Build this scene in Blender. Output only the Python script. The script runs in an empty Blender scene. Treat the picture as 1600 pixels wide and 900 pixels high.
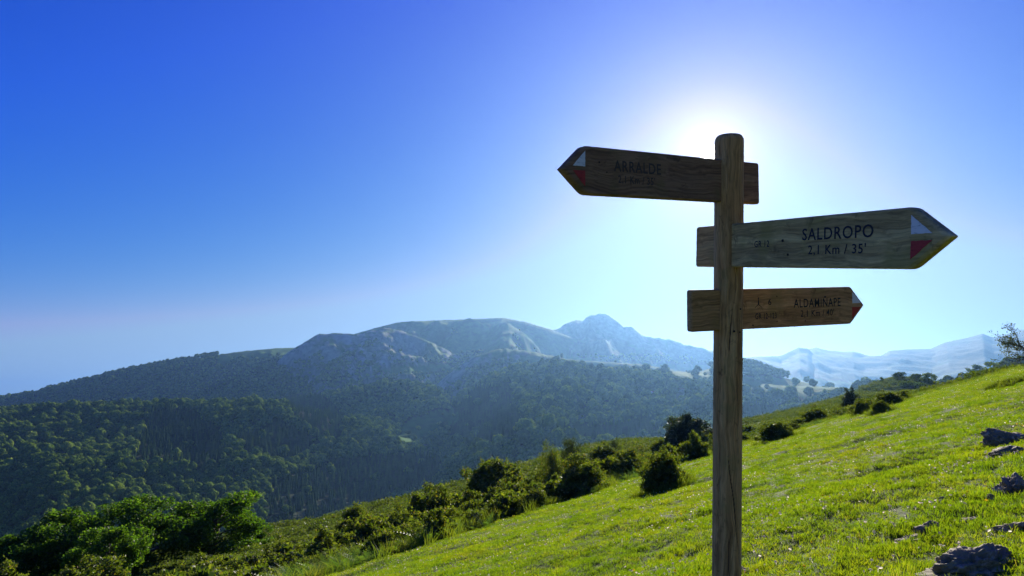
import bpy, bmesh, math, random
import numpy as np
from mathutils import Vector, Matrix

# ------------------------------------------------------------------ camera, sky, sun, exposure
SC = bpy.context.scene
COL = SC.collection
R = math.radians
F = 1062.0                      # focal length in pixels of a 1600 x 900 frame
PITCH = R(9.4)
CP, SP = math.cos(PITCH), math.sin(PITCH)

cam_d = bpy.data.cameras.new('camera')
cam = bpy.data.objects.new('camera', cam_d)
COL.objects.link(cam)
cam_d.sensor_width = 36.0
cam_d.lens = 36.0 * F / 1600.0
cam_d.clip_start = 0.05
cam_d.clip_end = 60000
cam.location = (0, 0, 0)
cam.rotation_euler = (math.pi / 2 + PITCH, 0, 0)
SC.camera = cam

def pix_dir(px, py):
    xc, yc = (px - 800) / F, (450 - py) / F
    return np.array([xc, CP - yc * SP, SP + yc * CP])

def pix_uv(px, py):
    d = pix_dir(px, py)
    return d[0] / d[1], d[2] / d[1]

SUN_DIR = Vector(pix_dir(1109, 240)).normalized()
SUN_EL = math.asin(SUN_DIR.z)
SUN_AZ = math.atan2(SUN_DIR.x, SUN_DIR.y)      # to the right of +Y

world = bpy.data.worlds.new('World')
SC.world = world
world.use_nodes = True
wt = world.node_tree
wt.nodes.clear()
w_out = wt.nodes.new('ShaderNodeOutputWorld')
w_bg = wt.nodes.new('ShaderNodeBackground')
w_sky = wt.nodes.new('ShaderNodeTexSky')
w_sky.sky_type = 'NISHITA'
w_sky.sun_disc = False
w_sky.sun_elevation = SUN_EL
w_sky.sun_rotation = SUN_AZ
w_sky.altitude = 900
w_sky.air_density = 1.0
w_sky.dust_density = 0.25
w_sky.ozone_density = 3.0
# deep clear-air blue of the picture: one contrast curve per channel over the whole sky
w_hs = wt.nodes.new('ShaderNodeSeparateColor')
w_cmb = wt.nodes.new('ShaderNodeCombineColor')
for ch, (gain, gam) in enumerate(((.036, 3.3), (.282, 1.52), (2.0, .87))):
    mn = wt.nodes.new('ShaderNodeMath'); mn.operation = 'MINIMUM'; mn.inputs[1].default_value = (3.82, 6.35, 4.3)[ch]
    pw = wt.nodes.new('ShaderNodeMath'); pw.operation = 'POWER'; pw.inputs[1].default_value = gam
    ml = wt.nodes.new('ShaderNodeMath'); ml.operation = 'MULTIPLY'; ml.inputs[1].default_value = gain
    wt.links.new(w_hs.outputs[ch], mn.inputs[0]); wt.links.new(mn.outputs[0], pw.inputs[0])
    wt.links.new(pw.outputs[0], ml.inputs[0]); wt.links.new(ml.outputs[0], w_cmb.inputs[ch])
w_bg.inputs['Strength'].default_value = 0.05
# the sun itself and the glow of the air round it, by direction in the sky
w_tc = wt.nodes.new('ShaderNodeTexCoord')
w_dot = wt.nodes.new('ShaderNodeVectorMath'); w_dot.operation = 'DOT_PRODUCT'
w_dot.inputs[1].default_value = SUN_DIR
w_ac = wt.nodes.new('ShaderNodeMath'); w_ac.operation = 'ARCCOSINE'; w_ac.use_clamp = False
w_disc = wt.nodes.new('ShaderNodeMapRange')
w_disc.inputs['From Min'].default_value = R(0.75); w_disc.inputs['From Max'].default_value = R(0.5)
w_disc.inputs['To Min'].default_value = 0; w_disc.inputs['To Max'].default_value = 150
w_g1 = wt.nodes.new('ShaderNodeMath'); w_g1.operation = 'DIVIDE'; w_g1.inputs[1].default_value = -R(2.2)
w_g2 = wt.nodes.new('ShaderNodeMath'); w_g2.operation = 'EXPONENT'
w_g3 = wt.nodes.new('ShaderNodeMath'); w_g3.operation = 'MULTIPLY'; w_g3.inputs[1].default_value = 10.0
w_h1 = wt.nodes.new('ShaderNodeMath'); w_h1.operation = 'DIVIDE'; w_h1.inputs[1].default_value = -R(13)   # wide pale aureole
w_h2 = wt.nodes.new('ShaderNodeMath'); w_h2.operation = 'EXPONENT'
w_h3 = wt.nodes.new('ShaderNodeVectorMath'); w_h3.operation = 'SCALE'; w_h3.inputs[0].default_value = (2.3, .6, 0)
w_s2 = wt.nodes.new('ShaderNodeVectorMath'); w_s2.operation = 'ADD'
w_add = wt.nodes.new('ShaderNodeMath'); w_add.operation = 'ADD'
w_col = wt.nodes.new('ShaderNodeVectorMath'); w_col.operation = 'SCALE'
w_col.inputs[0].default_value = (1.0, 0.95, 0.88)
w_sum = wt.nodes.new('ShaderNodeVectorMath'); w_sum.operation = 'ADD'
L = wt.links.new
L(w_tc.outputs['Generated'], w_dot.inputs[0])
L(w_dot.outputs['Value'], w_ac.inputs[0])
L(w_ac.outputs[0], w_disc.inputs['Value'])
L(w_ac.outputs[0], w_g1.inputs[0]); L(w_g1.outputs[0], w_g2.inputs[0]); L(w_g2.outputs[0], w_g3.inputs[0])
L(w_disc.outputs[0], w_add.inputs[0]); L(w_g3.outputs[0], w_add.inputs[1])
L(w_add.outputs[0], w_col.inputs['Scale'])
L(w_sky.outputs[0], w_hs.inputs[0])
L(w_cmb.outputs[0], w_sum.inputs[0]); L(w_col.outputs[0], w_sum.inputs[1])
L(w_ac.outputs[0], w_h1.inputs[0]); L(w_h1.outputs[0], w_h2.inputs[0]); L(w_h2.outputs[0], w_h3.inputs['Scale'])
L(w_sum.outputs[0], w_s2.inputs[0]); L(w_h3.outputs[0], w_s2.inputs[1])
L(w_s2.outputs[0], w_bg.inputs['Color'])
L(w_bg.outputs[0], w_out.inputs['Surface'])

sun_d = bpy.data.lights.new('sun', 'SUN')
sun_d.energy = 5.0
sun_d.angle = R(0.5)
sun_d.color = (1.0, 0.92, 0.78)
sun = bpy.data.objects.new('sun', sun_d)
COL.objects.link(sun)
sun.rotation_euler = SUN_DIR.to_track_quat('Z', 'Y').to_euler()

vs = SC.view_settings
vs.view_transform = 'Standard'
vs.look = 'None'
vs.exposure = 1.0
vs.gamma = 1.0
vs.use_curve_mapping = False
cy = SC.cycles
cy.use_denoising = True
try:
    cy.denoiser = 'OPENIMAGEDENOISE'
except Exception:
    pass
cy.max_bounces = 7
cy.diffuse_bounces = 3
cy.glossy_bounces = 2
cy.transmission_bounces = 4
cy.transparent_max_bounces = 8
cy.volume_bounces = 0
cy.sample_clamp_indirect = 6.0

# ------------------------------------------------------------------ helpers
RNG = np.random.default_rng(7)
_perm = np.random.default_rng(11).permutation(256)
PERM = np.concatenate([_perm, _perm, _perm])
_g = np.random.default_rng(12).normal(size=(256, 3))
GC, GS = np.cos(np.arange(256) * (2 * math.pi / 256)), np.sin(np.arange(256) * (2 * math.pi / 256))
GRAD = _g / np.linalg.norm(_g, axis=1)[:, None]

def noise3(x, y, z):
    x, y, z = np.broadcast_arrays(np.asarray(x, float), np.asarray(y, float), np.asarray(z, float))
    xi, yi, zi = np.floor(x).astype(int), np.floor(y).astype(int), np.floor(z).astype(int)
    xf, yf, zf = x - xi, y - yi, z - zi
    def fade(t): return t * t * t * (t * (t * 6 - 15) + 10)
    a, b, c = fade(xf), fade(yf), fade(zf)
    def g(dx, dy, dz):
        h = PERM[PERM[PERM[(xi + dx) & 255] + ((yi + dy) & 255)] + ((zi + dz) & 255)]
        gr = GRAD[h]
        return gr[..., 0] * (xf - dx) + gr[..., 1] * (yf - dy) + gr[..., 2] * (zf - dz)
    def lp(p, q, t): return p + (q - p) * t
    return lp(lp(lp(g(0,0,0), g(1,0,0), a), lp(g(0,1,0), g(1,1,0), a), b),
              lp(lp(g(0,0,1), g(1,0,1), a), lp(g(0,1,1), g(1,1,1), a), b), c) * 1.5

def noise2(x, y):
    """cheaper plane noise"""
    x, y = np.broadcast_arrays(np.asarray(x, float), np.asarray(y, float))
    xi, yi = np.floor(x).astype(int), np.floor(y).astype(int)
    xf, yf = x - xi, y - yi
    a = xf**3 * (xf * (xf * 6 - 15) + 10); b = yf**3 * (yf * (yf * 6 - 15) + 10)
    xi &= 255; yi &= 255
    p0, p1 = PERM[xi], PERM[xi + 1]
    h = PERM[p0 + yi]; n00 = GC[h] * xf + GS[h] * yf
    h = PERM[p1 + yi]; n10 = GC[h] * (xf - 1) + GS[h] * yf
    h = PERM[p0 + yi + 1]; n01 = GC[h] * xf + GS[h] * (yf - 1)
    h = PERM[p1 + yi + 1]; n11 = GC[h] * (xf - 1) + GS[h] * (yf - 1)
    n0 = n00 + (n10 - n00) * a
    n1 = n01 + (n11 - n01) * a
    return (n0 + (n1 - n0) * b) * 1.5

def fbm(x, y, oct=4, gain=.5):
    s, a, f = 0, 1.0, 1.0
    for k in range(oct):
        s = s + a * noise2(x * f + 17.3 * k, y * f - 9.1 * k)
        a *= gain; f *= 2.03
    return s

def ridged(x, y, oct=4):
    s, a, f = 0, 1.0, 1.0
    for k in range(oct):
        s = s + a * np.abs(noise2(x * f + 31.7 * k, y * f + 5.2 * k))
        a *= .5; f *= 2.07
    return s

def sstep(a, b, x):
    t = np.clip((x - a) / (b - a), 0, 1)
    return t * t * (3 - 2 * t)

def mesh_np(name, verts, quads=None, tris=None, smooth=False):
    me = bpy.data.meshes.new(name)
    verts = np.asarray(verts, np.float32)
    me.vertices.add(len(verts))
    me.vertices.foreach_set('co', verts.ravel())
    loops, starts, tot = [], [], 0
    if quads is not None and len(quads):
        q = np.asarray(quads, np.int32); loops.append(q.ravel())
        starts.append(np.arange(len(q)) * 4); tot = len(q) * 4
    if tris is not None and len(tris):
        t = np.asarray(tris, np.int32); loops.append(t.ravel())
        starts.append(tot + np.arange(len(t)) * 3)
    if loops:
        lo = np.concatenate(loops); st = np.concatenate(starts).astype(np.int32)
        me.loops.add(len(lo)); me.loops.foreach_set('vertex_index', lo)
        me.polygons.add(len(st)); me.polygons.foreach_set('loop_start', st)
        if smooth:
            me.polygons.foreach_set('use_smooth', np.ones(len(st), bool))
    me.update(calc_edges=True)
    return me

def attr(me, name, vals):
    a = me.attributes.new(name, 'FLOAT', 'POINT')
    a.data.foreach_set('value', np.asarray(vals, np.float32).ravel())

def link(name, me, mat=None, parent=None):
    o = bpy.data.objects.new(name, me)
    COL.objects.link(o)
    if mat is not None and not me.materials:
        me.materials.append(mat)
    if parent is not None:
        o.parent = parent
    return o

def empty(name, loc, rot=(0, 0, 0)):
    o = bpy.data.objects.new(name, None)
    COL.objects.link(o)
    o.location = loc
    o.rotation_euler = rot
    o.empty_display_size = .2
    return o

def tag(o, label=None, cat=None, group=None, kind=None):
    if label: o['label'] = label
    if cat: o['category'] = cat
    if group: o['group'] = group
    if kind: o['kind'] = kind
    return o

def grid_quads(n, m):
    i = np.arange(n - 1)[:, None] * m + np.arange(m - 1)[None, :]
    i = i.ravel()
    return np.stack([i, i + 1, i + m + 1, i + m], 1)

def bm_mesh(name, bm):
    me = bpy.data.meshes.new(name)
    bm.to_mesh(me); bm.free()
    return me

# ------------------------------------------------------------------ materials
def new_mat(name):
    m = bpy.data.materials.new(name)
    m.use_nodes = True
    nt = m.node_tree
    nt.nodes.clear()
    out = nt.nodes.new('ShaderNodeOutputMaterial')
    return m, nt, out

def N(nt, kind, **kw):
    n = nt.nodes.new(kind)
    for k, v in kw.items():
        if k in n.inputs.keys() if isinstance(k, str) else False:
            n.inputs[k].default_value = v
        else:
            setattr(n, k, v)
    return n

def ramp(nt, fac, stops, interp='LINEAR'):
    r = nt.nodes.new('ShaderNodeValToRGB')
    r.color_ramp.interpolation = interp
    el = r.color_ramp.elements
    while len(el) < len(stops): el.new(.5)
    for e, (p, c) in zip(el, stops):
        e.position = p
        e.color = (*c, 1) if len(c) == 3 else c
    nt.links.new(fac, r.inputs[0])
    return r.outputs[0]

def mixc(nt, fac, a, b, mode='MIX'):
    m = nt.nodes.new('ShaderNodeMix'); m.data_type = 'RGBA'; m.blend_type = mode
    for sock, v in ((m.inputs[0], fac), (m.inputs[6], a), (m.inputs[7], b)):
        if isinstance(v, bpy.types.NodeSocket): nt.links.new(v, sock)
        elif isinstance(v, (int, float)): sock.default_value = v
        else: sock.default_value = (*v, 1)
    return m.outputs[2]

def noise_node(nt, vec, scale, detail=4, rough=.55, dist=0):
    n = nt.nodes.new('ShaderNodeTexNoise')
    n.inputs['Scale'].default_value = scale
    n.inputs['Detail'].default_value = detail
    n.inputs['Roughness'].default_value = rough
    n.inputs['Distortion'].default_value = dist
    if vec is not None: nt.links.new(vec, n.inputs['Vector'])
    return n.outputs['Fac']

def mapped(nt, scale=(1, 1, 1), which='Object', rot=(0,0,0)):
    tc = nt.nodes.new('ShaderNodeTexCoord')
    mp = nt.nodes.new('ShaderNodeMapping')
    mp.inputs['Scale'].default_value = scale
    mp.inputs['Rotation'].default_value = rot
    nt.links.new(tc.outputs[which], mp.inputs['Vector'])
    return mp.outputs[0]

def bump(nt, h, strength, dist=.01, prev=None):
    b = nt.nodes.new('ShaderNodeBump')
    b.inputs['Strength'].default_value = strength
    b.inputs['Distance'].default_value = dist
    nt.links.new(h, b.inputs['Height'])
    if prev is not None: nt.links.new(prev, b.inputs['Normal'])
    return b.outputs[0]

def leaf_mat(name, stops, trans=.5, tr_col=None, per='island', gloss=.04, patch=False):
    """leaf: diffuse front, light coming through from behind"""
    m, nt, out = new_mat(name)
    if per == 'island':
        g = nt.nodes.new('ShaderNodeNewGeometry'); f = g.outputs['Random Per Island']
    else:
        g = nt.nodes.new('ShaderNodeObjectInfo'); f = g.outputs['Random']
    if per == 'both':
        g2 = nt.nodes.new('ShaderNodeNewGeometry')
        mx = nt.nodes.new('ShaderNodeMath'); mx.operation = 'MULTIPLY_ADD'
        mx.inputs[1].default_value = .45
        nt.links.new(g2.outputs['Random Per Island'], mx.inputs[0])
        m2 = nt.nodes.new('ShaderNodeMath'); m2.operation = 'MULTIPLY'; m2.inputs[1].default_value = .55
        nt.links.new(f, m2.inputs[0]); nt.links.new(m2.outputs[0], mx.inputs[2])
        f = mx.outputs[0]
    c = ramp(nt, f, stops)
    if patch:                                    # drier and lusher patches of turf
        gp = nt.nodes.new('ShaderNodeNewGeometry')
        pn = noise_node(nt, gp.outputs['Position'], .9, 5, .6, .5)
        c = mixc(nt, .9, c, ramp(nt, pn, [(.30, (.62, .74, .7)), (.48, (1.0, 1.0, 1.0)), (.62, (1.22, 1.05, 1.1)), (.74, (1.35, .92, 1.6))]), 'MULTIPLY')
    d = nt.nodes.new('ShaderNodeBsdfDiffuse')
    t = nt.nodes.new('ShaderNodeBsdfTranslucent')
    nt.links.new(c, d.inputs[0])
    tc = mixc(nt, 1.0, c, tr_col or (1.5, 1.45, .6), 'MULTIPLY')
    nt.links.new(tc, t.inputs[0])
    mx = nt.nodes.new('ShaderNodeMixShader'); mx.inputs[0].default_value = trans
    nt.links.new(d.outputs[0], mx.inputs[1]); nt.links.new(t.outputs[0], mx.inputs[2])
    if gloss:
        gl = nt.nodes.new('ShaderNodeBsdfGlossy'); gl.inputs['Roughness'].default_value = .45
        m2 = nt.nodes.new('ShaderNodeMixShader'); m2.inputs[0].default_value = gloss
        nt.links.new(mx.outputs[0], m2.inputs[1]); nt.links.new(gl.outputs[0], m2.inputs[2])
        mx = m2
    nt.links.new(mx.outputs[0], out.inputs[0])
    return m

def principled(nt, out, col, rough=.8, normal=None, spec=.3):
    p = nt.nodes.new('ShaderNodeBsdfPrincipled')
    if isinstance(col, bpy.types.NodeSocket): nt.links.new(col, p.inputs['Base Color'])
    else: p.inputs['Base Color'].default_value = (*col, 1)
    if isinstance(rough, bpy.types.NodeSocket): nt.links.new(rough, p.inputs['Roughness'])
    else: p.inputs['Roughness'].default_value = rough
    p.inputs['Specular IOR Level'].default_value = spec
    if normal is not None: nt.links.new(normal, p.inputs['Normal'])
    nt.links.new(p.outputs[0], out.inputs[0])
    return p

M = {}
M['grass'] = leaf_mat('grass_blade', [(0, (.056, .105, .007)), (.45, (.115, .185, .010)), (.8, (.175, .23, .016)), (1, (.24, .21, .06))], .62, (1.65, 1.65, .38), 'both', .02, patch=True)
M['tallgrass'] = leaf_mat('tall_grass_blade', [(0, (.08, .12, .015)), (.6, (.14, .18, .02)), (1, (.22, .2, .06))], .55, (1.5, 1.6, .4), 'both', .02)
M['fern'] = leaf_mat('bracken_leaf', [(0, (.05, .10, .02)), (.6, (.09, .15, .03)), (1, (.15, .17, .04))], .5, (1.4, 1.5, .5), 'both', .03)
M['gorse'] = leaf_mat('gorse_leaf', [(0, (.026, .05, .008)), (.6, (.065, .10, .013)), (.92, (.12, .15, .02)), (1, (.18, .13, .04))], .52, (1.9, 1.8, .4), 'island', .03)
M['gorse_tip'] = leaf_mat('gorse_young_shoot_rimlit', [(0, (.075, .115, .014)), (.6, (.125, .165, .02)), (.95, (.17, .18, .03)), (1, (.20, .13, .05))], .5, (1.6, 1.65, .42), 'island', .02)  # lighter new growth; the pale tone also paints the bushes' backlit rim
M['holly'] = leaf_mat('holly_leaf', [(0, (.016, .034, .012)), (.7, (.04, .065, .016)), (1, (.09, .11, .03))], .3, (1.5, 1.5, .5), 'island', .06)
M['beech'] = leaf_mat('beech_leaf', [(0, (.030, .068, .009)), (.6, (.065, .13, .013)), (1, (.12, .18, .022))], .52, (1.5, 1.7, .5), 'island', .015)
M['haw'] = leaf_mat('hawthorn_leaf', [(0, (.03, .05, .012)), (.7, (.06, .09, .02)), (1, (.1, .12, .03))], .4, (1.4, 1.4, .5), 'island', .03)
M['wood_b'] = leaf_mat('broadleaf_wood', [(0, (.035, .07, .012)), (.35, (.075, .125, .016)), (.75, (.20, .28, .032)), (1, (.33, .34, .06))], .15, (1.5, 1.6, .5), 'both', 0)
M['wood_c'] = leaf_mat('conifer_wood', [(0, (.018, .042, .011)), (1, (.050, .088, .018))], .22, (1.3, 1.4, .6), 'both', 0)
M['heath'] = leaf_mat('heath_leaf', [(0, (.045, .075, .012)), (.5, (.085, .125, .016)), (.9, (.14, .17, .025)), (1, (.14, .09, .06))], .45, (1.4, 1.4, .5), 'both', .02)

def mk_bark(name, a, b):
    m, nt, out = new_mat(name)
    v = mapped(nt, (9, 9, 2))
    n = noise_node(nt, v, 3, 6)
    principled(nt, out, ramp(nt, n, [(.3, a), (.7, b)]), .9, bump(nt, n, .6, .02))
    return m
M['bark'] = mk_bark('bark', (.05, .045, .035), (.14, .12, .10))
M['stem'] = mk_bark('stem_bark', (.03, .022, .015), (.08, .06, .04))

def mk_wood(name, dark, mid, lite, algae, axis, tint=(1, 1, 1)):
    """weathered timber: stretched grain along an axis, growth bands, algae and dirt patches"""
    m, nt, out = new_mat(name)
    st = [26.0, 26.0, 26.0]; st[axis] = 1.3
    warp = mapped(nt, (1, 1, 1))
    wn = nt.nodes.new('ShaderNodeTexNoise'); wn.inputs['Scale'].default_value = 5; wn.inputs['Detail'].default_value = 2
    nt.links.new(warp, wn.inputs['Vector'])
    sub = nt.nodes.new('ShaderNodeVectorMath'); sub.operation = 'SUBTRACT'; sub.inputs[1].default_value = (.5, .5, .5)
    nt.links.new(wn.outputs['Color'], sub.inputs[0])
    sc = nt.nodes.new('ShaderNodeVectorMath'); sc.operation = 'SCALE'; sc.inputs['Scale'].default_value = .055
    nt.links.new(sub.outputs[0], sc.inputs[0])
    ad = nt.nodes.new('ShaderNodeVectorMath'); ad.operation = 'ADD'
    nt.links.new(warp, ad.inputs[0]); nt.links.new(sc.outputs[0], ad.inputs[1])
    mp = nt.nodes.new('ShaderNodeMapping'); mp.inputs['Scale'].default_value = st
    nt.links.new(ad.outputs[0], mp.inputs['Vector'])
    g1 = noise_node(nt, mp.outputs[0], 1.2, 8, .62)
    mp2 = nt.nodes.new('ShaderNodeMapping'); mp2.inputs['Scale'].default_value = [s * (5 if i != axis else 1.2) for i, s in enumerate(st)]
    nt.links.new(ad.outputs[0], mp2.inputs['Vector'])
    g2 = noise_node(nt, mp2.outputs[0], 1.0, 4, .6)
    base = ramp(nt, g1, [(.30, dark), (.48, mid), (.68, lite)])
    fine = ramp(nt, g2, [(.32, (.45, .45, .45)), (.55, (1.1, 1.1, 1.1)), (.75, (1.45, 1.45, 1.45))])
    c = mixc(nt, .75, base, fine, 'MULTIPLY')
    a = noise_node(nt, warp, 6, 5, .6)
    am = ramp(nt, a, [(.52, (0, 0, 0)), (.68, (.6, .6, .6))])
    c = mixc(nt, am, c, algae)
    d = noise_node(nt, warp, 17, 4, .7, .6)
    dm = ramp(nt, d, [(.60, (0, 0, 0)), (.72, (.7, .7, .7))])
    c = mixc(nt, dm, c, [x * .45 for x in dark])
    at = nt.nodes.new('ShaderNodeAttribute'); at.attribute_name = 'crack'
    c = mixc(nt, at.outputs['Fac'], c, (.008, .006, .005))
    nb = bump(nt, g1, .5, .004, bump(nt, g2, .55, .0016))
    principled(nt, out, c, .78, nb, .25)
    return m
M['post'] = mk_wood('post_timber', (0.261, 0.137, 0.048), (0.506, 0.281, 0.099), (0.660, 0.421, 0.172), (0.307, 0.253, 0.078), 2)
M['board_a'] = mk_wood('dark_board_timber', (0.162, 0.089, 0.044), (0.272, 0.155, 0.075), (0.363, 0.219, 0.112), (0.162, 0.127, 0.041), 0)
M['board_s'] = mk_wood('grey_board_timber', (0.270, 0.191, 0.075), (0.470, 0.341, 0.138), (0.668, 0.524, 0.228), (0.313, 0.262, 0.067), 0)
M['board_d'] = mk_wood('brown_board_timber', (0.266, 0.148, 0.055), (0.464, 0.257, 0.099), (0.589, 0.353, 0.148), (0.266, 0.199, 0.064), 0)

def mk_paint(name, col, wear):
    m, nt, out = new_mat(name)
    v = mapped(nt, (30, 30, 120))
    n = noise_node(nt, v, 1.2, 5, .65)
    c = ramp(nt, n, [(.28, [x * .45 for x in col]), (.42, col), (.8, wear)])
    principled(nt, out, c, .55, bump(nt, n, .3, .001), .35)
    return m
M['white'] = mk_paint('white_paint', (.74, .76, .72), (.82, .83, .80))
M['red'] = mk_paint('red_paint', (.42, .035, .025), (.48, .05, .035))
M['ink'] = mk_paint('branded_lettering', (.010, .010, .016), (.022, .020, .026))
def mk_plain(name, col, rough=.6, metal=0):
    m, nt, out = new_mat(name)
    n = noise_node(nt, mapped(nt, (1, 1, 1)), 60, 3)
    p = principled(nt, out, ramp(nt, n, [(.3, [x * .7 for x in col]), (.7, col)]), rough)
    p.inputs['Metallic'].default_value = metal
    return m
M['ink_faint'] = mk_paint('worn_lettering', (.055, .04, .028), (.08, .058, .04))
M['screw'] = mk_plain('rusty_screw', (.03, .022, .018), .6)
M['knot'] = mk_plain('wood_knot', (.030, .020, .014), .8)

def mk_rock():
    m, nt, out = new_mat('limestone')
    v = mapped(nt, (1, 1, 1))
    n = noise_node(nt, v, 3.0, 9, .65, .4)
    n2 = noise_node(nt, v, 14, 6, .7)
    c = ramp(nt, n, [(.30, (.085, .070, .038)), (.48, (.25, .21, .115)), (.66, (.44, .38, .23))])
    lich = ramp(nt, n2, [(.56, (0, 0, 0)), (.66, (.8, .8, .8))])
    c = mixc(nt, lich, c, (.62, .53, .38))
    n3 = noise_node(nt, v, 5.5, 5, .6)
    moss = ramp(nt, n3, [(.60, (0, 0, 0)), (.70, (.85, .85, .85))])
    c = mixc(nt, moss, c, (.07, .065, .022))
    principled(nt, out, c, .85, bump(nt, n, .8, .03, bump(nt, n2, .7, .012)), .25)
    return m
M['rock'] = mk_rock()

def mk_meadow():
    m, nt, out = new_mat('meadow_ground')
    v = mapped(nt, (1, 1, 1))
    n = noise_node(nt, v, .35, 6, .6)
    n2 = noise_node(nt, v, 9, 6, .7)
    c = ramp(nt, n, [(.3, (.05, .075, .010)), (.5, (.085, .125, .014)), (.7, (.12, .145, .024))])
    c2 = ramp(nt, n2, [(.35, (.45, .42, .35)), (.6, (1.25, 1.25, 1.1))])
    c = mixc(nt, .8, c, c2, 'MULTIPLY')
    at = nt.nodes.new('ShaderNodeAttribute'); at.attribute_name = 'heath'
    hn = noise_node(nt, v, 1.3, 5, .65)
    hc = ramp(nt, hn, [(.35, (.028, .04, .010)), (.5, (.055, .075, .014)), (.7, (.09, .11, .02))])
    c = mixc(nt, at.outputs['Fac'], c, hc)
    principled(nt, out, c, .95, bump(nt, n2, .8, .04, bump(nt, hn, .5, .15)), .1)
    return m
M['meadow'] = mk_meadow()

def mk_mountain():
    m, nt, out = new_mat('mountain_land')
    g = nt.nodes.new('ShaderNodeNewGeometry')
    v = g.outputs['Position']
    big = noise_node(nt, v, .006, 6, .6)
    fin = noise_node(nt, v, .05, 6, .65)
    grass = ramp(nt, big, [(.3, (.032, .095, .008)), (.55, (.046, .135, .010)), (.75, (.068, .175, .014))])
    gf = ramp(nt, fin, [(.35, (.6, .6, .6)), (.62, (1.2, 1.2, 1.2))])
    grass = mixc(nt, .8, grass, gf, 'MULTIPLY')
    rock = ramp(nt, fin, [(.32, (.18, .17, .14)), (.5, (.33, .31, .26)), (.68, (.48, .455, .39))])
    forest = ramp(nt, fin, [(.35, (.008, .015, .005)), (.65, (.020, .033, .009))])
    def fac(nm):
        a = nt.nodes.new('ShaderNodeAttribute'); a.attribute_name = nm
        return a.outputs['Fac']
    c = mixc(nt, fac('rock'), grass, rock)
    c = mixc(nt, fac('forest'), c, forest)
    principled(nt, out, c, .95, bump(nt, fin, 1.0, 4.0), .05)
    return m
M['mountain'] = mk_mountain()

# ------------------------------------------------------------------ the near hill: meadow, its edge and the heath below
H0, GA, GB = .65, .26, -.13
def tab(pairs):
    a = np.array(sorted(pairs), float)
    return lambda q: np.interp(q, a[:, 0], a[:, 1])
YE = tab([(-3, 11), (-.75, 13), (-.33, 15), (-.09, 18), (.1, 24), (.3, 31), (.45, 36), (.75, 38), (1.2, 45), (3, 60)])
_lp = [(-900, 1130), (-400, 1010), (0, 920), (200, 885), (420, 835), (540, 812), (690, 765), (860, 715), (940, 692), (1000, 686), (1100, 681),
       (1160, 664), (1200, 652), (1270, 633), (1330, 620), (1400, 613), (1480, 607), (1600, 600), (2100, 590)]
_lpuv = [pix_uv(*p) for p in _lp]
VL = tab(_lpuv)
YL = tab([(-1.6, 60), (-.75, 70), (-.36, 80), (-.1, 90), (.13, 110), (.28, 110), (.38, 130), (.5, 170), (.64, 200), (2, 220)])

def plane_z(x, y):
    near = np.hypot(x, y)
    k = sstep(1.0, 4.0, near)
    z = -H0 + GA * x + GB * y
    z = z + .06 * k * fbm(x / 2.6, y / 2.6, 3) + .028 * k * fbm(x / .6 + 40, y / .6, 2)
    # sheep-worn terracettes on the steeper right part
    z = z + .05 * k * noise2(x / 4 + 9, (y + .6 * x) / 1.5) * sstep(-2, 4, x)
    return z

def near_z(x, y):
    x, y = np.broadcast_arrays(np.asarray(x, float), np.asarray(y, float))
    yy = np.maximum(y, 6.0)
    u = np.clip(x / yy, -3, 3)
    ye, yl = YE(u), YL(u)
    zp = plane_z(x, y)
    ze = -H0 + GA * u * ye + GB * ye
    zl = VL(u) * yl
    t = np.clip((y - ye) / (yl - ye), 0, 1)
    zs = ze + (zl - ze) * t - .6 * 4 * t * (1 - t) + .25 * fbm(x / 5, y / 5, 4) * sstep(0, .05, t) + .8 * sstep(.15, .5, t) * noise2(x / 24, y / 24)
    zb = zl - .55 * (y - yl) - .0 
    w = sstep(ye - 1.5, ye + 1.5, y)
    z = zp * (1 - w) + zs * w
    d = y - yl
    z = np.where(d > 0, np.minimum(z, zs - .5 * (np.sqrt(d * d + 64) - 8)), z)
    return z

def axis_pts(lo, hi, fine, r0, grow):
    p = [0.0]; 
    while p[-1] < hi:
        s = fine if p[-1] < r0 else fine + grow * (p[-1] - r0)
        p.append(p[-1] + s)
    q = [0.0]
    while q[-1] > lo:
        s = fine if -q[-1] < r0 else fine + grow * (-q[-1] - r0)
        q.append(q[-1] - s)
    return np.array(q[::-1] + p[1:])
xs = axis_pts(-170, 230, .10, 7, .03)
ys = axis_pts(-25, 420, .10, 14, .022)
XX, YY = np.meshgrid(xs, ys, indexing='ij')
ZZ = near_z(XX, YY)
me = mesh_np('near_hill', np.stack([XX, YY, ZZ], -1).reshape(-1, 3), grid_quads(len(xs), len(ys))[:, ::-1], smooth=True)
uu = np.clip(XX / np.maximum(YY, 6), -3, 3)
attr(me, 'heath', sstep(-2, 3, YY - YE(uu)))
tag(link('near_hill', me, M['meadow']), kind='structure')

def near_hit(px, py, y0=1.2, y1=230):
    d = pix_dir(px, py)
    yy = np.geomspace(y0, y1, 2500)
    x, z = d[0] / d[1] * yy, d[2] / d[1] * yy
    below = near_z(x, yy) >= z
    i = int(np.argmax(below)) if below.any() else int(np.argmin(z - near_z(x, yy)))
    return float(x[i]), float(yy[i])

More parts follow.
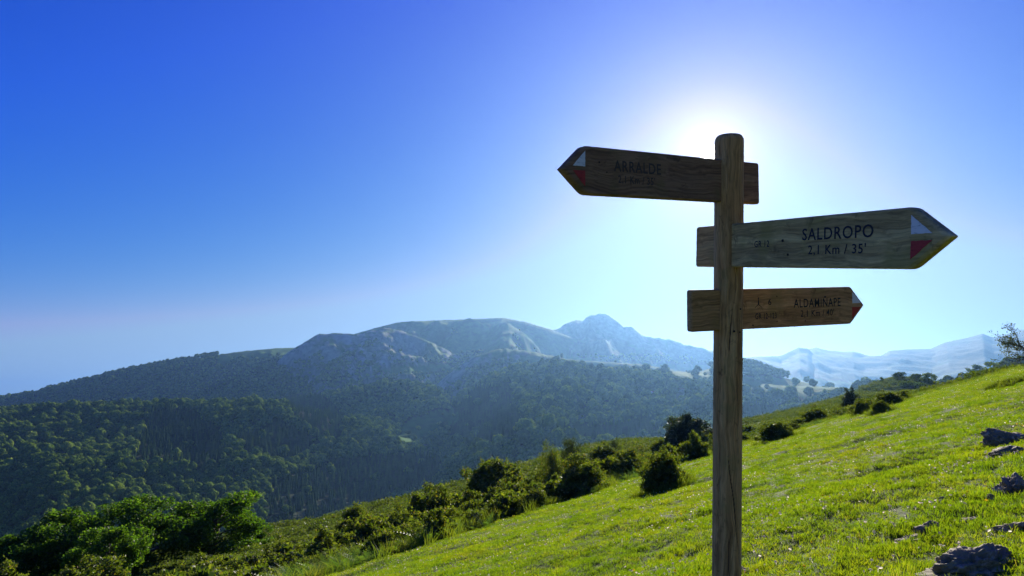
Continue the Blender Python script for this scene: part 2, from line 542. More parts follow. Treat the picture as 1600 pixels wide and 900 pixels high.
# ------------------------------------------------------------------ forest hills, limestone mountain, far ranges (one height function)
RID = {}
def ridge(name, pts, yc, front, back, rnd, gul, wl, rough=2.0):
    uv = [pix_uv(*p) for p in pts]
    RID[name] = dict(v=tab(uv), yc=tab([(uv[i][0], y) for i, y in yc.items()]) if isinstance(yc, dict) else (lambda q, c=yc: np.full(np.shape(q), float(c))),
                     f=front, b=back, r=rnd, g=gul, w=wl, rough=rough)
ridge('A', [(-900, 690), (-300, 655), (0, 647), (100, 643), (200, 639), (300, 636), (400, 634), (440, 637), (480, 645), (540, 660), (600, 676), (680, 698), (760, 725), (900, 790), (2400, 1500)],
      1250, .20, .25, 60, 48, 380)
ridge('B', [(-900, 800), (200, 690), (360, 645), (432, 635), (483, 623), (533, 617), (600, 604), (640, 603), (680, 615), (720, 640), (800, 700), (1000, 850), (2400, 1500)],
      1600, .28, .3, 60, 55, 380)
ridge('C', [(-900, 1400), (560, 800), (640, 715), (690, 655), (720, 628), (750, 606), (800, 585), (860, 577), (950, 577), (1040, 580), (1110, 587), (1160, 600), (1250, 604), (1330, 608), (1420, 616), (1600, 622), (2400, 650)],
      {1: 1500, 5: 1550, 8: 1580, 10: 1520, 12: 1300, 14: 1130, 16: 1050}, .17, .12, 90, 38, 300)
ridge('D', [(-900, 1200), (660, 620), (700, 585), (740, 557), (770, 547), (790, 545), (830, 549), (860, 556), (900, 563), (950, 566), (1000, 569), (1040, 576), (1110, 588), (2400, 900)],
      1950, .46, .35, 40, 30, 170)
ridge('E', [(-900, 1200), (300, 640), (380, 600), (420, 574), (445, 555), (462, 544), (482, 532), (500, 522), (515, 520), (530, 521), (560, 521), (575, 518), (600, 512), (640, 520), (700, 545), (760, 580), (2400, 1200)],
      2350, .44, .3, 40, 80, 240, 6)
ridge('E2', [(-900, 1200), (400, 600), (480, 548), (540, 526), (590, 512), (620, 505), (680, 501), (740, 499), (785, 497), (820, 503), (860, 515), (900, 530), (960, 556), (1040, 590), (2400, 1200)],
      2900, .32, .3, 110, 150, 380, 1.4)
ridge('Fr', [(-1200, 720), (-300, 652), (0, 624), (60, 614), (100, 603), (180, 583), (240, 571), (300, 561), (350, 553), (400, 547), (440, 544), (480, 544), (560, 556), (700, 600), (2400, 1200)],
      2650, .30, .25, 100, 75, 340)
ridge('G', [(-900, 1200), (700, 585), (780, 552), (830, 533), (862, 516), (880, 508), (900, 500), (910, 501), (922, 492), (935, 490), (948, 493), (960, 499), (975, 510), (990, 514), (1010, 525), (1025, 529), (1040, 531), (1070, 538), (1110, 548), (1150, 557), (1190, 574), (1260, 600), (2400, 1200)],
      3200, .42, .3, 50, 100, 290, 8)
ridge('H', [(-900, 1000), (900, 600), (1050, 570), (1110, 560), (1156, 559), (1187, 557), (1220, 556), (1235, 549), (1248, 543), (1262, 545), (1274, 555), (1313, 557), (1347, 559), (1375, 556), (1431, 553), (1476, 550), (1544, 546), (1600, 541), (1800, 535), (2400, 560)],
      3800, .24, .2, 80, 36, 420, 2)
ridge('I', [(-900, 1000), (1100, 590), (1200, 560), (1262, 546), (1274, 543), (1296, 548), (1319, 550), (1333, 549), (1358, 556), (1375, 557), (1389, 548), (1420, 546), (1454, 545), (1479, 535), (1516, 527), (1535, 522), (1549, 527), (1563, 527), (1577, 521), (1600, 515), (1700, 505), (2400, 540)],
      4050, .22, .2, 90, 36, 480, 2.5)
ridge('J', [(-900, 1300), (1040, 600), (1090, 582), (1130, 571), (1160, 571), (1180, 574), (1205, 582), (1230, 592), (1270, 601), (1300, 610), (2400, 900)],
      1600, .2, .25, 60, 15, 200)
ridge('K', [(-900, 1500), (1200, 680), (1270, 634), (1330, 617), (1355, 605), (1380, 597), (1400, 591), (1440, 592), (1458, 600), (1475, 609), (1500, 622), (1600, 660), (2400, 900)],
      270, .30, .3, 14, 4, 40, .4)
ridge('Lr', [(-900, 1500), (1300, 650), (1420, 622), (1450, 611), (1475, 603), (1500, 597), (1540, 586), (1570, 577), (1600, 570), (1800, 540), (2400, 520)],
      520, .3, .3, 25, 8, 90, .5)
NAMES = list(RID)
def far_z(u, Y, want_id=False):
    x, y = u * Y, Y
    zs = []
    wx = 60 * noise2(x / 500, y / 500); wy = 60 * noise2(x / 500 + 50, y / 500)
    for nm in NAMES:
        r = RID[nm]
        yc = r['yc'](u)
        zc = r['v'](u) * yc + r['rough'] * fbm(x / (9 * max(r['rough'], 1)), np.full_like(y, 3.3), 5, .6)
        d = yc - Y
        fr = np.where(d > 0, r['f'], r['b'])
        ad = np.abs(d)
        z = zc - fr * (np.sqrt(ad * ad + r['r']**2) - r['r'])
        m = sstep(r['r'] * .1, r['r'] * 2.6, d)
        z = z - r['g'] * m * (ridged((x + wx) / r['w'] + len(zs) * 7, (y + wy) / (r['w'] * 1.6), 4) - .25)
        if nm in ('E', 'G', 'D'):      # limestone ledges
            k = 15.0 if nm != 'G' else 20.0
            q = (z + 6 * fbm(x / 70, y / 70, 3)) / k
            fq = q - np.floor(q)
            st = (np.floor(q) + sstep(.35, .95, fq)) * k - 6 * fbm(x / 70, y / 70, 3)
            amt = (.75 if nm != 'G' else .45) * sstep(-.1, .35, noise2(x / 260, y / 260) + .25) * m
            z = z + (st - z) * amt
        zs.append(z)
    floor = -150 - 30 * sstep(300, 900, Y) + 6 * fbm(x / 150, y / 150, 3) + .02 * np.maximum(Y - 900, 0) * 0
    zs.append(floor + 0 * Y)
    zs = np.stack(zs)
    # soft maximum where hills meet
    z = zs.max(0)
    if want_id:
        return z, zs.argmax(0)
    return z

NU, NY = 840, 520
ug = np.linspace(-.98, .98, NU)
yg = np.geomspace(105, 4900, NY)
UG, YG = np.meshgrid(ug, yg, indexing='ij')
ZG, IDG = far_z(UG, YG, True)
VG = ZG / YG
NEARV = np.maximum.accumulate(VG, axis=1)
XG = UG * YG
dzx = np.gradient(ZG, axis=0) / np.maximum(np.gradient(XG, axis=0), 1e-3)
dzy = np.gradient(ZG, axis=1) / np.gradient(YG, axis=1)
SL = np.hypot(dzx, dzy)

def inside(px, py, poly):
    c = np.zeros(np.shape(px), bool)
    n = len(poly)
    for i in range(n):
        x0, y0 = poly[i]; x1, y1 = poly[(i + 1) % n]
        cond = ((y0 > py) != (y1 > py))
        with np.errstate(divide='ignore', invalid='ignore'):
            xi = (x1 - x0) * (py - y0) / (y1 - y0 + 1e-9) + x0
        c ^= cond & (px < xi)
    return c

def to_pix(u, v):
    # world direction (u, 1, v) -> frame
    dz = CP + v * SP
    return 800 + F * u / dz, 450 - F * (v * CP - SP) / dz

# planted conifer blocks, pastures and clearings, outlined on the map of the slopes
CONIF = [[(225, 655), (300, 640), (345, 680), (355, 715), (330, 735), (200, 740)], [(440, 628), (500, 618), (540, 650), (530, 690), (500, 690), (455, 655)],
         [(700, 650), (745, 612), (800, 600), (815, 650), (800, 705), (700, 700)], [(420, 760), (520, 720), (640, 715), (700, 735), (660, 770), (560, 800), (420, 840)],
         [(880, 672), (960, 668), (1020, 660), (1040, 690), (960, 695), (890, 695)], [(1150, 640), (1230, 632), (1290, 622), (1270, 640), (1180, 670), (1130, 670)],
         [(360, 690), (440, 660), (500, 700), (440, 730)]]
OPEN = [[(616, 690), (640, 652), (706, 636), (716, 652), (684, 680), (632, 702)], [(885, 562), (1000, 568), (1115, 574), (1115, 596), (1060, 592), (960, 588), (900, 582)],
        [(1150, 585), (1250, 592), (1345, 598), (1345, 620), (1280, 624), (1200, 620), (1150, 614)], [(1040, 588), (1115, 592), (1115, 600), (1060, 597)],
        [(560, 575), (700, 568), (720, 578), (650, 585), (600, 583)], [(800, 560), (900, 556), (1010, 570), (900, 578), (830, 574)]]
def land_use(u, Y, z, rid, slope=None):
    px, py = to_pix(u, z / Y)
    x = u * Y
    n1 = fbm(x / 130, Y / 130, 4)
    n2 = fbm(x / 420 + 7, Y / 420, 4)
    wpx, wpy = px + 9 * noise2(x / 60, Y / 60), py + 5 * noise2(x / 60 + 9, Y / 60)
    mixed = (noise2(x / 23 + 4, Y / 23) > .62)
    opn = np.zeros(np.shape(u), bool); con = np.zeros(np.shape(u), bool)
    for p in OPEN: opn |= inside(wpx, wpy, p)
    for p in CONIF: con |= inside(wpx, wpy, p)
    nm = np.array(NAMES + ['floor'])[rid]
    f = np.zeros(np.shape(u))
    f[(nm == 'A') | (nm == 'B') | (nm == 'floor')] = 1
    mC = (nm == 'C') | (nm == 'J'); f[mC] = (n1 > -.75)[mC]
    m = nm == 'D'; f[m] = sstep(552, 572, py + 8 * n1)[m]
    m = nm == 'Fr'; f[m] = (sstep(0, .25, n1 + .35 + .8 * sstep(545, 580, py) - .9 * sstep(330, 430, px) * sstep(600, 540, py)))[m]
    m = nm == 'E'; f[m] = (sstep(.0, .25, n1 * .8 - .25 + sstep(535, 590, py)))[m]
    m = nm == 'E2'; f[m] = (sstep(.1, .3, n1 - .3 + .9 * sstep(545, 580, py)))[m]
    m = nm == 'G'; f[m] = (.25 + .7 * sstep(.0, .5, n1 + .15 + .6 * sstep(540, 565, py)))[m]
    m = (nm == 'H') | (nm == 'I'); f[m] = (.7 + .28 * sstep(-.2, .3, n2))[m]
    m = nm == 'K'; f[m] = (.35 * sstep(0, .3, n1))[m]
    m = nm == 'Lr'; f[m] = 1
    for r_ in ('E', 'E2', 'G', 'D'):
        m = nm == r_
        f[m] = (f * sstep(.010, .022, RID[r_]['v'](u) - z / Y))[m]
    m = nm == 'Fr'; f[m] = (f * np.where(px > 340, sstep(.008, .02, RID['Fr']['v'](u) - z / Y), 1))[m]
    f = np.where(opn, 0, f)
    rock = np.zeros(np.shape(u))
    if slope is not None:
        rk = .9 * sstep(.46, .8, slope + .3 * n1)
        m = (nm == 'E') | (nm == 'D') | (nm == 'G')
        rock[m] = (rk * np.where(nm == 'G', .35, .8))[m]
        q = (z + 6 * fbm(x / 70, Y / 70, 3)) / 15.0
        fq = q - np.floor(q)
        ledge = sstep(.30, .45, fq) * sstep(1.0, .85, fq) * sstep(-.15, .25, fbm(x / 170 + 3, Y / 170, 3) + .3 * sstep(575, 535, py))
        m = (nm == 'E') & (px > 400) & (px < 700)
        rock[m] = np.maximum(rock, ledge)[m]
        m = nm == 'E2'; rock[m] = (.45 * sstep(.6, 1.0, slope + .2 * n1) * sstep(720, 640, px))[m]
        rock = np.where(opn, 0, rock)
    return f, rock, con & (f > .5) & ~mixed, opn

FG, RG, CG, OG = land_use(UG, YG, ZG, IDG, SL)
verts = np.stack([XG, YG, ZG], -1)
def sheet(name, j0, j1):
    v = verts[:, j0:j1].reshape(-1, 3)
    me = mesh_np(name, v, grid_quads(NU, j1 - j0)[:, ::-1], smooth=True)
    attr(me, 'forest', FG[:, j0:j1] * (1 - .85 * RG[:, j0:j1])); attr(me, 'rock', RG[:, j0:j1])
    return tag(link(name, me, M['mountain']), kind='structure')
j1 = int(np.searchsorted(yg, 1640)); j2 = int(np.searchsorted(yg, 3420))
sheet('forest_hills', 0, j1 + 1)
sheet('limestone_mountain', j1, j2 + 1)
sheet('far_mountains', j2, NY)
bm = bmesh.new()
bmesh.ops.create_grid(bm, x_segments=8, y_segments=8, size=12000)
me = bm_mesh('valley_ground', bm)
o = link('valley_ground', me, M['mountain']); o.location = (0, 4000, -235)
attr(me, 'forest', np.ones(len(me.vertices))); attr(me, 'rock', np.zeros(len(me.vertices)))
tag(o, kind='structure')

def far_hit(px, py, ymin=105):
    d = pix_dir(px, py); u, v = d[0] / d[1], d[2] / d[1]
    yy = np.geomspace(ymin, 8000, 3000)
    z = far_z(np.full_like(yy, u), yy)
    hit = z / yy >= v
    i = int(np.argmax(hit)) if hit.any() else int(np.argmin(np.abs(z / yy - v)))
    return u * yy[i], float(yy[i]), float(z[i])

# ------------------------------------------------------------------ foliage builders
def leaf_quads(P, nrm, size, rng, aspect=.55, jitter=.7):
    """one pointed leaf (a folded diamond) at each point"""
    n = len(P)
    d = rng.normal(size=(n, 3)); d /= np.linalg.norm(d, axis=1)[:, None]
    d = d * jitter + nrm * (1 - jitter) + 1e-6
    d /= np.linalg.norm(d, axis=1)[:, None]
    t = np.cross(d, rng.normal(size=(n, 3))); t /= np.linalg.norm(t, axis=1)[:, None] + 1e-9
    b = np.cross(d, t)
    s = (size * rng.uniform(.6, 1.35, n))[:, None]
    v = np.stack([P - t * s, P + b * s * aspect + d * s * .12, P + t * s, P - b * s * aspect + d * s * .12], 1).reshape(-1, 3)
    q = np.arange(n * 4).reshape(-1, 4)
    return v, q

def lobe_cloud(centers, radii, n, rng, squash=.85, power=.45):
    """points near the surfaces of many lobes, with outward normals"""
    w = radii**2; w = w / w.sum()
    k = rng.choice(len(centers), n, p=w)
    d = rng.normal(size=(n, 3)); d /= np.linalg.norm(d, axis=1)[:, None]
    r = radii[k] * rng.uniform(0, 1, n)**power
    P = centers[k] + d * r[:, None] * np.array([1, 1, squash])
    return P, d

def ico(sub, r=1.0):
    bm = bmesh.new()
    bmesh.ops.create_icosphere(bm, subdivisions=sub, radius=r)
    v = np.array([x.co[:] for x in bm.verts]); f = np.array([[y.index for y in x.verts] for x in bm.faces])
    bm.free()
    return v, f

def tube(path, rad, seg=7):
    path = np.asarray(path, float); n = len(path)
    V = []
    for i in range(n):
        t = path[min(i + 1, n - 1)] - path[max(i - 1, 0)]
        t = t / (np.linalg.norm(t) + 1e-9)
        a = np.cross(t, [0.31, .92, .23]); a /= np.linalg.norm(a) + 1e-9
        b = np.cross(t, a)
        for k in range(seg):
            an = 2 * math.pi * k / seg
            V.append(path[i] + rad[i] * (math.cos(an) * a + math.sin(an) * b))
    Q = []
    for i in range(n - 1):
        for k in range(seg):
            Q.append((i * seg + k, i * seg + (k + 1) % seg, (i + 1) * seg + (k + 1) % seg, (i + 1) * seg + k))
    return np.array(V), np.array(Q)

def join(parts):
    V, Q, o = [], [], 0
    for v, q in parts:
        V.append(v); Q.append(np.asarray(q) + o); o += len(v)
    return np.concatenate(V), np.concatenate(Q)

def limb(p0, p1, r0, r1, rng, n=6, bend=.12):
    p0, p1 = np.asarray(p0, float), np.asarray(p1, float)
    L_ = np.linalg.norm(p1 - p0)
    t = np.linspace(0, 1, n)[:, None]
    off = rng.normal(size=(n, 3)) * bend * L_ * (t * (1 - t) * 2)
    off[:, 2] = off[:, 2] * .5
    path = p0 + (p1 - p0) * t + off
    path[:, 2] += .10 * L_ * (4 * t[:, 0] * (1 - t[:, 0])) * .4
    return tube(path, r0 + (r1 - r0) * np.linspace(0, 1, n), 6)

def bush_meshes(key, w, h, nleaf, leaf, mat, seed, lobes=26, spiky=0.0, flat=1.0):
    """a rounded shrub of foliage over twiggy stems, base at z = 0; returns crown and stem meshes"""
    rng = np.random.default_rng(seed)
    C, Rr = [], []
    mounds = []
    nm_ = 9
    for i in range(nm_):
        an = 2.4 * i + rng.uniform(-.5, .5); q = math.sqrt((i + .2) / nm_) * .66
        mr = w * rng.uniform(.19, .28)
        mz = h * (1 - .7 * q**1.8) * rng.uniform(.78, 1.06)
        mounds.append((np.array([math.cos(an) * q * w * .5, math.sin(an) * q * w * .5 * flat, 0]), mr, mz))
    for (mc, mr, mz) in mounds:
        for i in range(lobes // 4):
            d3 = rng.normal(size=3); d3[2] = abs(d3[2]) * .9; d3 /= np.linalg.norm(d3)
            r = rng.uniform(.055, .10) * min(w, h * 1.4)
            C.append(mc + d3 * np.array([mr - r * .5, mr - r * .5, max(mz - r, .05)])); Rr.append(r)
    C, Rr = np.array(C), np.array(Rr)
    P, d = lobe_cloud(C, Rr, nleaf, rng, .95, .3)
    keep = P[:, 2] > .0
    P, d = P[keep], d[keep]
    if spiky:
        up = rng.random(len(P)) < .2
        P[up] += d[up] * rng.uniform(0, spiky, up.sum())[:, None]
    v, q = leaf_quads(P, d, leaf, rng, .5, .5)
    nc = nleaf // 4
    cp = rng.normal(size=(nc, 3)); cp /= np.linalg.norm(cp, axis=1)[:, None]
    cp = cp * (rng.uniform(0, 1, nc)**.4)[:, None] * np.array([w * .36, w * .36 * flat, h * .74]); cp[:, 2] = np.abs(cp[:, 2])
    kv, kq = leaf_quads(cp, np.tile([0, 0, 1.0], (nc, 1)), leaf * 1.9, rng, .6, .9)
    v, q = join([(v, q), (kv, kq)])
    # sprigs standing out of the outline
    sp = []
    for i in range(int(lobes * 10)):
        k = rng.integers(len(C)); dd = rng.normal(size=3); dd[2] = abs(dd[2]) + .3; dd /= np.linalg.norm(dd)
        p0 = C[k] + dd * Rr[k] * .75; ln = rng.uniform(.3, .9) * Rr[k] * 1.3
        m = 9
        tt = np.linspace(0, 1, m)[:, None]
        pts = p0 + dd * ln * tt + rng.normal(size=(m, 3)) * leaf * .5
        sv, sq = leaf_quads(pts, np.repeat(dd[None], m, 0), leaf * .85, rng, .4, .8)
        sp.append((sv, sq))
    cv, cq = join([(v, q)] + sp)
    crown = mesh_np(key + '_crown', cv, cq)
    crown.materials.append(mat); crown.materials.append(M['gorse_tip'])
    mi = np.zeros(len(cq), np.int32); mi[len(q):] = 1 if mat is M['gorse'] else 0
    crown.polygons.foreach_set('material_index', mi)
    st = []
    for i in range(9):
        k = rng.integers(len(C))
        st.append(limb((rng.normal() * w * .06, rng.normal() * w * .06, -.15), C[k], .03 * h, .008 * h, rng))
    sv, sq = join(st)
    stem = mesh_np(key + '_stem', sv, sq, smooth=True)
    stem.materials.append(M['stem'])
    return crown, stem

def place_bush(name, meshes, x, y, z, rz, sc, label, cat, group=None, part=('crown', 'stem')):
    t = empty(name, (x, y, z), (0, 0, rz))
    t.scale = sc
    for nm, me in zip(part, meshes):
        link(nm, me, None, t)
    tag(t, label, cat, group)
    return t

def tree_meshes(key, h, w, trunk_h, nleaf, leaf, mat, seed, lean=(0, 0), lobes=44, lobe_r=.16, bark='bark', low=.25, tw=.035):
    rng = np.random.default_rng(seed)
    C, Rr = [], []
    ch = h - trunk_h
    for i in range(lobes):
        for _ in range(30):
            p = rng.uniform(-1, 1, 3)
            if .25 < np.linalg.norm(p) < 1 and p[2] > -.9: break
        p[0] += .12 * math.sin(5 * p[2] + seed)
        c = np.array([p[0] * w * .43, p[1] * w * .43, trunk_h + ch * (.5 + .45 * p[2])])
        c[:2] += np.array(lean) * (c[2] / h)
        C.append(c); Rr.append(lobe_r * w * rng.uniform(.7, 1.25))
    C, Rr = np.array(C), np.array(Rr)
    P, d = lobe_cloud(C, Rr, nleaf, rng, .75, .4)
    d[:, 2] += .5; d /= np.linalg.norm(d, axis=1)[:, None]
    v, q = leaf_quads(P, d, leaf, rng, .55, .72)
    crown = mesh_np(key + '_crown', v, q); crown.materials.append(mat)
    parts = []
    n = 8
    t = np.linspace(0, 1, n)
    top = np.array([lean[0] * .8, lean[1] * .8, h * .82])
    path = np.outer(t, top) + rng.normal(size=(n, 3)) * w * .012 * t[:, None]
    path[0, 2] = -.4
    parts.append(tube(path, h * tw * (1 - .85 * t) + .01, 9))
    for i in range(min(lobes, 30)):
        zz = np.clip((C[i, 2] - .25 * w * rng.uniform(.4, 1)) / top[2], .2, .92)
        p0 = np.array([np.interp(zz, t, path[:, k]) for k in range(3)])
        parts.append(limb(p0, C[i], h * tw * .42 * (1 - .6 * zz), .012 * h * .3, rng))
    tv, tq = join(parts)
    trunk = mesh_np(key + '_trunk', tv, tq, smooth=True); trunk.materials.append(M[bark])
    return crown, trunk

# ------------------------------------------------------------------ scatter: points that carry copies of small clumps (ground cover and far wood)
PROTO = bpy.data.collections.new('clump_sources')
def proto_obj(name, v, q, mat, smooth=False, tris=None):
    me = mesh_np(name, v, q, tris, smooth); me.materials.append(mat)
    return bpy.data.objects.new(name, me)
def scatter(name, pts, rots, scl, idx, protos, label, cat=None):
    c = bpy.data.collections.new(name + '_source')
    for i, p in enumerate(protos):
        p.name = '%02d_%s' % (i, name)
        c.objects.link(p)
    me = mesh_np(name, pts)
    a = me.attributes.new('rot', 'FLOAT_VECTOR', 'POINT'); a.data.foreach_set('vector', np.asarray(rots, np.float32).ravel())
    a = me.attributes.new('scl', 'FLOAT_VECTOR', 'POINT'); a.data.foreach_set('vector', np.asarray(scl, np.float32).ravel())
    a = me.attributes.new('idx', 'INT', 'POINT'); a.data.foreach_set('value', np.asarray(idx, np.int32).ravel())
    o = link(name, me)
    ng = bpy.data.node_groups.new(name, 'GeometryNodeTree')
    ng.interface.new_socket('Geometry', in_out='INPUT', socket_type='NodeSocketGeometry')
    ng.interface.new_socket('Geometry', in_out='OUTPUT', socket_type='NodeSocketGeometry')
    gi = ng.nodes.new('NodeGroupInput'); go = ng.nodes.new('NodeGroupOutput')
    ci = ng.nodes.new('GeometryNodeCollectionInfo')
    ci.inputs['Collection'].default_value = c
    ci.inputs['Separate Children'].default_value = True
    ci.inputs['Reset Children'].default_value = True
    ip = ng.nodes.new('GeometryNodeInstanceOnPoints')
    ip.inputs['Pick Instance'].default_value = True
    def named(nm, ty):
        n = ng.nodes.new('GeometryNodeInputNamedAttribute'); n.data_type = ty
        n.inputs['Name'].default_value = nm
        return n.outputs['Attribute']
    e2r = ng.nodes.new('FunctionNodeEulerToRotation')
    ng.links.new(named('rot', 'FLOAT_VECTOR'), e2r.inputs[0])
    ng.links.new(gi.outputs[0], ip.inputs['Points'])
    ng.links.new(ci.outputs[0], ip.inputs['Instance'])
    ng.links.new(named('idx', 'INT'), ip.inputs['Instance Index'])
    ng.links.new(e2r.outputs[0], ip.inputs['Rotation'])
    ng.links.new(named('scl', 'FLOAT_VECTOR'), ip.inputs['Scale'])
    ng.links.new(ip.outputs[0], go.inputs[0])
    md = o.modifiers.new('scatter', 'NODES'); md.node_group = ng
    tag(o, label, cat, kind='stuff')
    return o

# ---- the far wood
def crown_proto(seed, h=11.0, w=9.5, n=420):
    rng = np.random.default_rng(seed)
    k = 16
    a = rng.uniform(0, 6.28, k); q = rng.uniform(0, 1, k)**.5
    C = np.stack([np.cos(a) * q * w * .33, np.sin(a) * q * w * .33, h * (.45 + .30 * (1 - q**2) * rng.uniform(.5, 1.1, k))], 1)
    Rr = rng.uniform(.15, .25, k) * w
    P, d = lobe_cloud(C, Rr, n, rng, .85, .25)
    v, q4 = leaf_quads(P, d, .80, rng, .75, .22)
    iv, it = ico(2, 1)
    iv = iv * np.array([w * .36, w * .36, h * .28]) * (1 + .12 * rng.normal(size=(len(iv), 1))) + np.array([0, 0, h * .5])
    V = np.concatenate([v, iv])
    return proto_obj('c', V, q4, M['wood_b'], tris=it + len(v))
def conifer_proto(seed, h=15.0, w=4.6):
    rng = np.random.default_rng(seed)
    V, T = [], []
    lv = 9
    for i in range(lv):
        z0 = h * (.10 + .84 * i / lv); z1 = z0 + h * .22 * (1 - .4 * i / lv)
        r = w * .5 * (1 - i / (lv + .3))**.85 + .12
        m = 9
        o = len(V)
        V.append((0, 0, min(z1, h)))
        for k in range(m * 2):
            an = math.pi * k / m + i
            rr = r * (rng.uniform(.85, 1.2) if k % 2 == 0 else rng.uniform(.45, .65))
            V.append((math.cos(an) * rr, math.sin(an) * rr, z0 - (r * .25 if k % 2 == 0 else 0)))
        for k in range(m * 2):
            T.append((o, o + 1 + k, o + 1 + (k + 1) % (2 * m)))
    return proto_obj('k', np.array(V), None, M['wood_c'], tris=np.array(T))

def sample_far(y0, y1, area, rng):
    n = int(1.9 * (y1**2 - y0**2) / 2 / area)
    u = rng.uniform(-.95, .95, n)
    Y = np.sqrt(rng.uniform(y0**2, y1**2, n))
    return u, Y
rng = np.random.default_rng(21)
U_, Y_, S_ = [], [], []
CO_ = []
for (y0, y1, area, s, only) in ((250, 1000, 75, 1.2, 0), (1000, 1700, 95, 1.35, 0), (1700, 2500, 110, 1.15, 0), (2500, 3100, 170, 1.3, 0),
                                (250, 1000, 46, .85, 1), (1000, 1900, 58, .95, 1), (400, 1500, 34, 1.05, 2)):
    u, Y = sample_far(y0, y1, area, rng)
    U_.append(u); Y_.append(Y); S_.append(np.full(len(u), s)); CO_.append(np.full(len(u), only))
u, Y, S, CO = map(np.concatenate, (U_, Y_, S_, CO_))
z, rid = far_z(u, Y, True)
iu = np.clip(np.round((u - ug[0]) / (ug[1] - ug[0])).astype(int), 0, NU - 1)
iy = np.clip(np.searchsorted(yg, Y), 0, NY - 1)
slope = SL[iu, iy]
f, rk, con, opn = land_use(u, Y, z, rid, slope)
prev = NEARV[iu, np.maximum(iy - 3, 0)]
lowv = VL(u) 
vis = ((z + 22) / Y > prev) & ((z + 25) / Y > np.minimum(lowv - .02, .4))
vis &= np.abs(u) < .9
nmz = np.array(NAMES + ['floor'])[rid]
vis &= ~((nmz == 'K') | (nmz == 'H') | (nmz == 'I'))
den = np.where(con, 1, np.clip(f - .6 * rk, 0, 1))
# hedge-like scatter of single trees on the pastures
den = np.where(opn & (Y < 2400), .02, den)
_, pyv = to_pix(u, z / Y)
den = np.where((nmz == 'G') & (pyv < 556), 0, den)
den = np.where((nmz == 'E2') & (pyv < 545), den * .35, den)
thin = np.where((nmz == 'C') & ~con, .58 + .4 * noise2(u * Y / 90, Y / 90), 1)
keep = vis & (rng.random(len(u)) < den * thin) & np.where(CO == 2, (slope > .38) & ~con, con == (CO == 1))
HOUSES = [(1037, 577, 13, 'long pale farmhouse at the foot of the pasture strip left of the signpost', 0.3),
          (1064, 610, 11, 'white farmhouse with a red roof among the trees just left of the signpost', -.4),
          (1020, 613, 8, 'small white barn among round trees in the hazy wood', .8),
          (1063, 598, 9, 'pale barn standing on the wooded slope above the white farmhouse', .2)]
hp = []
for (px, py, w, lab, rz) in HOUSES:
    X0, Y0, Z0 = far_hit(px, py + 2)
    hp.append((X0, Y0, Z0))
    du = X0 / Y0
    keep &= ~((np.abs(u * Y - du * Y) < w * .9) & (Y < Y0 + w) & (Y > Y0 - 90))
u, Y, z, S, con, nmz = u[keep], Y[keep], z[keep], S[keep], con[keep], nmz[keep]
n = len(u)
print('far trees', n, 'conifers', con.sum())
rot = np.stack([rng.normal(0, .05, n), rng.normal(0, .05, n), rng.uniform(0, 6.28, n)], 1)
sz = S * rng.uniform(.5, 1.35, n) * (1 + .25 * noise2(u * Y / 70, Y / 70))
scl = np.stack([sz * rng.uniform(.9, 1.15, n), sz * rng.uniform(.9, 1.15, n), sz * rng.uniform(.85, 1.2, n)], 1)
small = nmz == 'Lr'
scl[small] *= .5
big = (nmz == 'C') & ~con
scl[big] *= 1.35
scl[con] *= np.array([1.15, 1.15, .92])
P = np.stack([u * Y, Y, z - .8], 1)
b = ~con
scatter('broadleaf_forest', P[b], rot[b], scl[b], rng.integers(0, 5, b.sum()), [crown_proto(100 + i, 11 + i % 3, 9 + i % 2) for i in range(5)],
        'hazy green broadleaf wood covering the far slopes')
scatter('conifer_forest', P[con], rot[con], scl[con], rng.integers(0, 3, con.sum()), [conifer_proto(200 + i, 14 + i) for i in range(3)],
        'dark blocks of planted conifers on the far slopes')

# ------------------------------------------------------------------ signpost
POST_Y = -1.303
sx, sd = .915, 2.9
base = Vector((sx, sd * CP - POST_Y * SP, sd * SP + POST_Y * CP))
sign = empty('signpost', base, (PITCH, 0, 0))
tag(sign, 'round wooden signpost with three pointed direction boards on the meadow', 'signpost')
